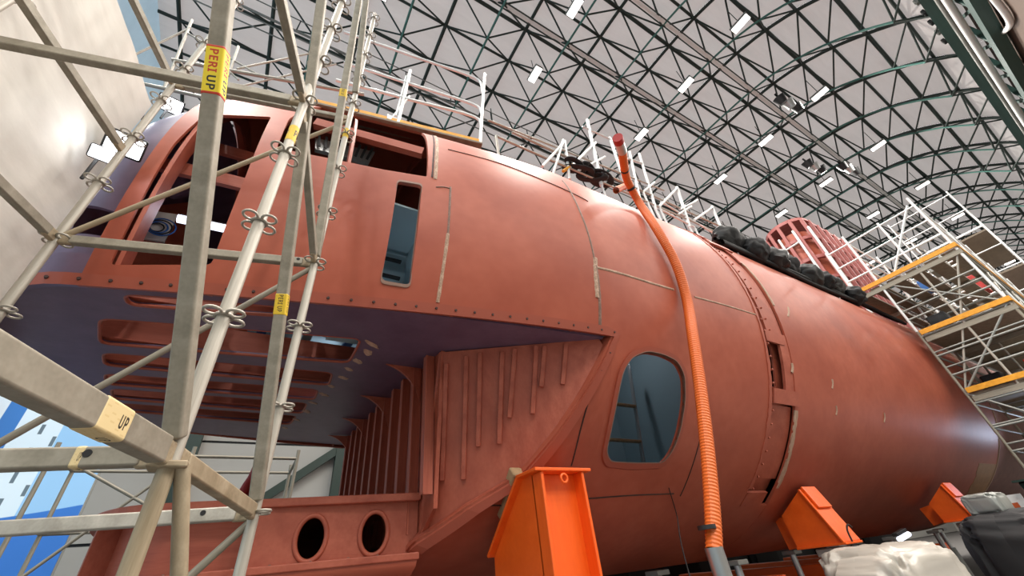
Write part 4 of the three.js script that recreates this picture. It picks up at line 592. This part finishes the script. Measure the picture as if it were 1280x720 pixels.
// ================================================================== scaffold tower at the far end
{
  const xs = [14, 16.4, 18.8, 21.2, 23.6], zs = [-2.3, -.6], dk = [7.15, 5.5, 3.95, 2.2], topY = 8.75; const t = thing('scaffold_tower', 'tall galvanised scaffold tower with yellow toe boards beside the hull end', 'scaffold tower', [14, 0, -.6]);
  const T = (n, a, b, r, m) => tube(n, a, b, r, m, t, 7);
  for (const x of xs) for (const z of zs) { T('standard', V(x, 0, z), V(x, 5.6, z), .03, M.galvDull); T('standard', V(x, 5.6, z), V(x, topY + .2, z), .03, M.tubeWhite); }
  for (const z of [-2.9, -1.45]) T('standard', V(14, 7.1, z), V(14, topY, z), .03, M.tubeWhite);
  dk.forEach((y, k) => { const m = k < 1 ? M.tubeWhite : M.tubeGrey; for (const h of [.45, .95, 1.5]) { if (y + h > topY + .1) continue; for (const x of xs) T('guard_rail', V(x, y + h, x === 14 && k === 0 ? -2.9 : zs[0]), V(x, y + h, zs[1]), .026, m); for (const z of zs) T('guard_rail', V(xs[0], y + h, z), V(xs[4], y + h, z), .026, m); }  // below the top deck, greyer rails have shade put into their colour
    const z0 = k === 0 ? -2.95 : -2.25; rbeam('toe_board', V(13.95, y + .04, z0), V(13.95, y + .04, -.55), .12, .04, .006, M.yellow, t); rbeam('toe_board', V(13.95, y + .04, -.55), V(23.6, y + .04, -.55), .12, .04, .006, M.yellow, t);
    for (let j = 0; j < 6; j++) { const zz = lerp(z0 + .12, -.7, j / 5); rbeam('deck_board', V(14, y - .06, zz), V(23.6, y - .06, zz), .06, .3, .01, M.plank, t); } for (const x of xs) beam('transom', V(x, y - .16, z0), V(x, y - .16, -.55), .12, .06, M.galvDull, t); });
  for (let k = 0; k < 3; k++) { const y0 = dk[k + 1], y1 = dk[k]; T('diagonal', V(14, y0, k % 2 ? -2.3 : -.6), V(14, y1, k % 2 ? -.6 : -2.3), .024, M.tubeGrey); for (let i = 0; i < 4; i++) T('diagonal', V(xs[i], y0, -.6), V(xs[i + 1], y1, -.6), .024, M.galv); } T('diagonal', V(14, 7.2, -1.9), V(14, topY, -.7), .03, M.tubeWhite);  // front diagonals are grey with the same painted shade
  for (const x of [14, 16.4]) T('standard', V(x, 0, -1.45), V(x, 8.3, -1.45), .026, M.galv); for (const [y0, y1, z] of [[5.5, 7.1, -1.45], [3.95, 5.5, -2.3], [2.2, 3.95, -1.45]]) T('diagonal', V(14.02, y0, z), V(14.02, y1, z + .85), .022, M.galv);
  for (const y of [4.6, 5.0, 6.2, 3.2, 2.8, 1.4, .8]) T('ledger', V(14, y, -2.3), V(14, y, -.6), .02, M.tubeGrey);
  // second, taller row of standards further aft
  const t2 = thing('scaffold_tower', 'distant thin white scaffold frame rising behind the sail skeleton', 'scaffold tower', [26, 0, -3]); for (const x of [26, 28.5, 31]) for (const z of [-2.4, .1]) tube('standard', V(x, 0, z), V(x, 14.5, z), .035, M.tubeWhite, t2, 6); for (let y = 8; y < 14.5; y += 1.05) { for (const x of [26, 31]) tube('guard_rail', V(x, y, -2.4), V(x, y, .1), .03, M.tubeWhite, t2, 6); for (const z of [-2.4, .1]) tube('guard_rail', V(26, y, z), V(31, y, z), .03, M.tubeWhite, t2, 6); }
  for (const y of [10, 12]) beam('deck', V(26, y, -1.15), V(31, y, -1.15), .08, 2.4, M.plank, t2); 
  // things stored on the decks
  const roll = (x, y, z, r, L, lab) => tag(put('white_roll', new THREE.CapsuleGeometry(r, L, 6, 18).rotateZ(Math.PI / 2), M.wrap, scene, V(x, y, z)), lab, 'roll');
  roll(17, 5.5 + .36, -1.3, .36, 1.6, 'thick white wrapped roll lying on the middle deck of the tower'); roll(17.2, 3.95 + .33, -1.6, .33, 1.1, 'thick white wrapped roll lying on the lower deck of the tower');
  for (const [x, y, z, m, w, h, lab] of [[15.3, 7.18, -1.2, M.tubeGrey, .6, .5, 'grey equipment case on the top deck of the tower'], [16.3, 7.18, -1.7, M.blue, .5, .35, 'blue tool case on the top deck of the tower'], [18.4, 7.18, -1.1, M.redBright, .5, .6, 'red tool case on the top deck of the tower'], [15.2, 3.98, -1.0, M.redBright, .8, .45, 'red crate on the lower deck of the tower'], [16.4, 3.98, -2, M.steelDark, .7, .6, 'dark crate on the lower deck of the tower'], [15.0, 5.53, -1.9, M.steelDark, .5, .55, 'dark case on the middle deck of the tower'], [15.2, 2.23, -1.6, M.blue, .6, .4, 'blue crate on the lowest deck of the tower'], [16.3, 2.23, -1.1, M.yellow, .5, .5, 'yellow crate on the lowest deck of the tower']]) { const g = thing('tool_case', lab, 'case', [x, y, z]); const cb = put('case_body', new RoundedBoxGeometry(w, h, .4, 2, .03), m, g, V(x, y + h / 2, z)); put('case_handle', new THREE.TorusGeometry(.08, .015, 6, 14, Math.PI), M.steelDark, cb, V(x, y + h, z)); }
  const wl = thing('work_lamp', 'bluish work lamp standing on the lowest tower deck beyond the hull end', 'lamp', [19.1, 2.23, -2.0]); put('lamp_body', new RoundedBoxGeometry(.1, .62, .42, 2, .02), M.steelDark, wl, V(19.17, 2.95, -2.0)); put('lamp_lens', new RoundedBoxGeometry(.02, .56, .36, 2, .006), M.tubeGlow, wl, V(19.11, 2.95, -2.0)); tube('lamp_stand', V(19.17, 2.2, -2.0), V(19.17, 2.7, -2.0), .025, M.steelDark, wl, 8); const l = new THREE.RectAreaLight(0xcfe2ff, 170, .36, .56); l.position.set(-.004, .72, 0); l.rotation.y = Math.PI / 2; wl.add(l);
}
// ================================================================== under and beyond the hull
{
  const lump = (name, lab, cat, c, sx, sy, sz, m, k, n = 56) => { const g = new THREE.SphereGeometry(1, n, 36); const p = g.attributes.position; const e = v => Math.sign(v) * Math.pow(Math.abs(v), .38); for (let i = 0; i < p.count; i++) { const v = V(p.getX(i), p.getY(i), p.getZ(i)); const fold = Math.abs(fbm(v.x * 3 + k, v.y * 1.2, v.z * 3, 3)) * .34 - .06 + .16 * fbm(v.x * 1.3 + k * 2, v.y, v.z * 1.3, 2); const s = 1 - fold; p.setXYZ(i, e(v.x) * s * sx, e(v.y) * sy * (v.y > 0 ? 1 - fold * .9 : 1), e(v.z) * s * sz); } g.computeVertexNormals(); return tag(put(name, g, m, scene, c), lab, cat); };
  lump('wrapped_machine', 'machine wrapped in white plastic film below the hull', 'wrapped machine', V(6.35, .72, -2.55), .85, .7, .42, M.wrap, 3); lump('black_tarp', 'black tarpaulin draped over equipment at the foot of the tower', 'tarpaulin', V(10.6, .8, -2.2), 1.35, .8, .55, M.black, 9); lump('black_tarp', 'black tarpaulin heap beside the green post', 'tarpaulin', V(13.1, .75, -1.7), .9, .78, .5, M.blackGloss, 15);
  const c = atZ(1205, 648, -2.9); lump("grey_bag", "grey sack lying on the black tarpaulin", "sack", V(10.2, 1.72, -2.35), .3, .16, .22, M.tubeGrey, 21);
  const gp = thing('green_post', 'dark green steel post leaning beside the black tarpaulin', 'post', [12.0, 0, -1.95]); beam('post', V(12.3, 0, -1.95), V(11.7, 2.0, -2.05), .14, .14, M.green, gp, V(1, 0, 0)); beam('cap_plate', V(11.55, 2.02, -2.05), V(11.85, 2.02, -2.05), .03, .24, M.green, gp);
  const box = thing('switch_cabinet', 'beige control cabinet with green frame at the foot of the tower', 'cabinet', [13.6, 0, -1.2]); put('cabinet_body', new RoundedBoxGeometry(.7, 2.2, .5, 2, .02), M.green, box, V(13.3, 1.1, -1.35)); const dr = put('door', new RoundedBoxGeometry(.03, 1.9, .42, 2, .01), M.wood, box, V(12.94, 1.15, -1.35)); put('handle', new RoundedBoxGeometry(.03, .16, .03, 1, .008), M.steelDark, dr, V(12.91, 1.2, -1.2));
  const board = canvasMat(256, 160, (x, w, h) => { x.fillStyle = '#e6e6e2'; x.fillRect(0, 0, w, h); x.fillStyle = '#c65a2c'; x.fillRect(70, 20, 50, 110); x.fillRect(150, 40, 70, 90); x.fillStyle = '#7fa6c0'; x.fillRect(12, 14, 40, 120); x.fillStyle = '#8c2a1c'; x.fillRect(170, 60, 24, 40); }); const bp = atZ(1254, 641, -2.6); const bd = thing('notice_board', 'small white notice board with orange pictures beyond the far cradle', 'board', [bp.x, 0, -2.6]); const m = put('board', new THREE.BoxGeometry(.02, .5, .75), board, bd, V(bp.x, bp.y, -2.6)); tube('board_leg', V(bp.x + .03, 0, -2.45), V(bp.x + .03, bp.y, -2.45), .02, M.tubeGrey, bd, 6); tube('board_leg', V(bp.x + .03, 0, -2.75), V(bp.x + .03, bp.y, -2.75), .02, M.tubeGrey, bd, 6);
  const lp = V(9.4, 1.4, -3.4); const fl = thing('tube_lamp', 'glowing tube lamp lying under the hull by the far cradle', 'lamp', [lp.x, lp.y, lp.z]); tube('lamp_tube', V(9.1, 1.42, -3.35), V(9.55, 1.47, -3.35), .035, M.tubeGlow, fl, 10); rbeam('lamp_body', V(9.1, 1.48, -3.38), V(9.55, 1.53, -3.38), .05, .08, .01, M.steelDark, fl); const ll = new THREE.RectAreaLight(0xe6f0ff, 60, .45, .07); ll.position.set(-.05, .04, .09); ll.lookAt(lp.clone().add(V(0, 0, 2)).sub(lp)); fl.add(ll); tube('lamp_stand', V(9.35, 0, -3.4), V(9.35, 1.45, -3.4), .02, M.steelDark, fl, 8);
  // supports and boxes in the gloom under the hull
  for (let k = 0; k < 9; k++) { const x = [5.2, 6.3, 8.7, 9.3, 11.1, 11.6, 13.5, 14.0, 16][k], z = -4.9 + (k % 2) * .5; const t = thing('jack_stand', `grey jack stand beneath the hull, ${ORD[k]} counted aft from the orange hose`, 'jack stand', [x, 0, z], 'jack stands beneath the hull'); put('body', new THREE.CylinderGeometry(.09, .14, 1.0, 12), M.tubeGrey, t, V(x, .5, z)); tube('ram', V(x, 1, z), V(x, 1.38, z), .05, M.aluminium, t, 10); put('pad', new RoundedBoxGeometry(.24, .06, .24, 1, .01), M.tubeGrey, t, V(x, 1.4, z)); }
  for (let k = 0; k < 4; k++) { const x = 7.6 + k * 2.4; const t = thing('cradle_beam', `red-orange cradle cross beam under the hull, ${ORD[k]} aft of the open joint ring`, 'beam', [x, 0, -6], 'cradle cross beams under the hull'); put('beam', new RoundedBoxGeometry(.3, .8, 4.0, 2, .02), M.orange, t, V(x, .75, -6.6)); put('foot', new RoundedBoxGeometry(.5, .35, 3.6, 2, .02), M.steelDark, t, V(x, .175, -6.6)); }
  for (let k = 0; k < 17; k++) { const x = 3.0 + k * 1.42, z = -10.2 - (k % 3) * .1, h = 1.62 + (k % 4) * .14; const t = thing('dark_crate', `dark storage crate on the floor behind the hull, ${ORD[k]} counted aft from the bow`, 'crate', [x, 0, z], 'dark crates behind the hull'); put('crate_body', new RoundedBoxGeometry(1.3, h, .9, 2, .03), k % 3 ? M.steelDark : M.black, t, V(x, h / 2, z)); put('crate_lid', new RoundedBoxGeometry(1.36, .06, .96, 1, .02), M.black, t, V(x, h + .02, z)); }
}
{ // banners, background scaffold and far objects seen under the bow
  const blue = canvasMat(256, 512, (c, w, h) => { c.fillStyle = '#cfe4f2'; c.fillRect(0, 0, w, h); c.fillStyle = '#2f74c0'; c.fillRect(36, 0, 34, h); c.fillStyle = '#8fc0ea'; c.fillRect(150, 0, 106, h); c.fillStyle = '#5c6f7c'; for (let k = 0; k < 9; k++) { c.fillRect(112 + (k % 2) * 30, 60 + k * 28, 7, 24); } c.fillStyle = '#2a6fc4'; c.beginPath(); c.moveTo(0, h); c.lineTo(0, 340); c.quadraticCurveTo(120, 330, w, 300); c.lineTo(w, h); c.fill(); });
  const z = -16, a = atZ(0, 500, z), b = atZ(112, 510, z), t = thing('blue_banner', 'tall blue and white striped banner hanging behind the bow', 'banner', [a.x, 0, z]); const x0 = atZ(10, 600, z).x - 1.2, x1 = atZ(100, 600, z).x + .3; put('cloth', new THREE.BoxGeometry(x1 - x0, 5.6, .03), blue, t, V((x0 + x1) / 2, 4.7, z)); tube('top_bar', V(x0 - .1, 7.5, z), V(x1 + .1, 7.5, z), .04, M.tubeGrey, t, 8); for (const x of [x0, x1]) tube('pole', V(x, 0, z - .05), V(x, 7.5, z - .05), .04, M.tubeGrey, t, 8);
  const red = canvasMat(64, 256, (c, w, h) => { c.fillStyle = '#f0eeee'; c.fillRect(0, 0, w, h); c.fillStyle = '#b3173a'; c.fillRect(24, 0, 40, h); c.fillStyle = '#d4372c'; c.fillRect(0, 40, 20, h); }); const r = thing('red_banner', 'narrow red and white banner beside the blue banner', 'banner', [x0 - .4, 0, z + .4]); put('cloth', new THREE.BoxGeometry(.75, 2.8, .03), red, r, V(x0 - .15, 5.7, z + .5)); tube('pole', V(x0 - .55, 0, z + .5), V(x0 - .55, 7.2, z + .5), .04, M.tubeGrey, r, 8);
  const g = thing('staging_tower', 'slim grey staging tower standing behind the keel tray', 'scaffold tower', [-2.4, 0, -11.5]); const X = [-3.4, -1.2, .9], Z = [-11.5, -13]; for (const x of X) for (const zz of Z) tube('standard', V(x, 0, zz), V(x, 4.6, zz), .04, M.galvDull, g, 8); for (const y of [1.9, 3.2, 4.4]) { for (const zz of Z) tube('ledger', V(X[0], y, zz), V(X[2], y, zz), .035, M.galvDull, g, 8); for (const x of X) tube('ledger', V(x, y, Z[0]), V(x, y, Z[1]), .035, M.galvDull, g, 8); } tube('diagonal', V(X[0], 1.9, Z[0]), V(X[1], 4.4, Z[0]), .03, M.galvDull, g, 8); tube('diagonal', V(X[2], 1.9, Z[0]), V(X[1], 4.4, Z[0]), .03, M.galvDull, g, 8); tube('diagonal', V(X[0], 4.4, Z[0]), V(X[1], 3.2, Z[0]), .03, M.galvDull, g, 8);
  const rp = thing('red_pipe', 'bent red pipe rising from behind the keel tray', 'pipe', [.3, 0, -8.4]); const q = (x, y) => atZ(x, y, -8.4); put('pipe', new THREE.TubeGeometry(new THREE.CatmullRomCurve3([V(q(300, 640).x, .1, -8.4), q(302, 622), q(318, 595), q(332, 555), q(336, 500)]), 40, .09, 10), M.redBright, rp);
}

renderer.render(scene, camera);
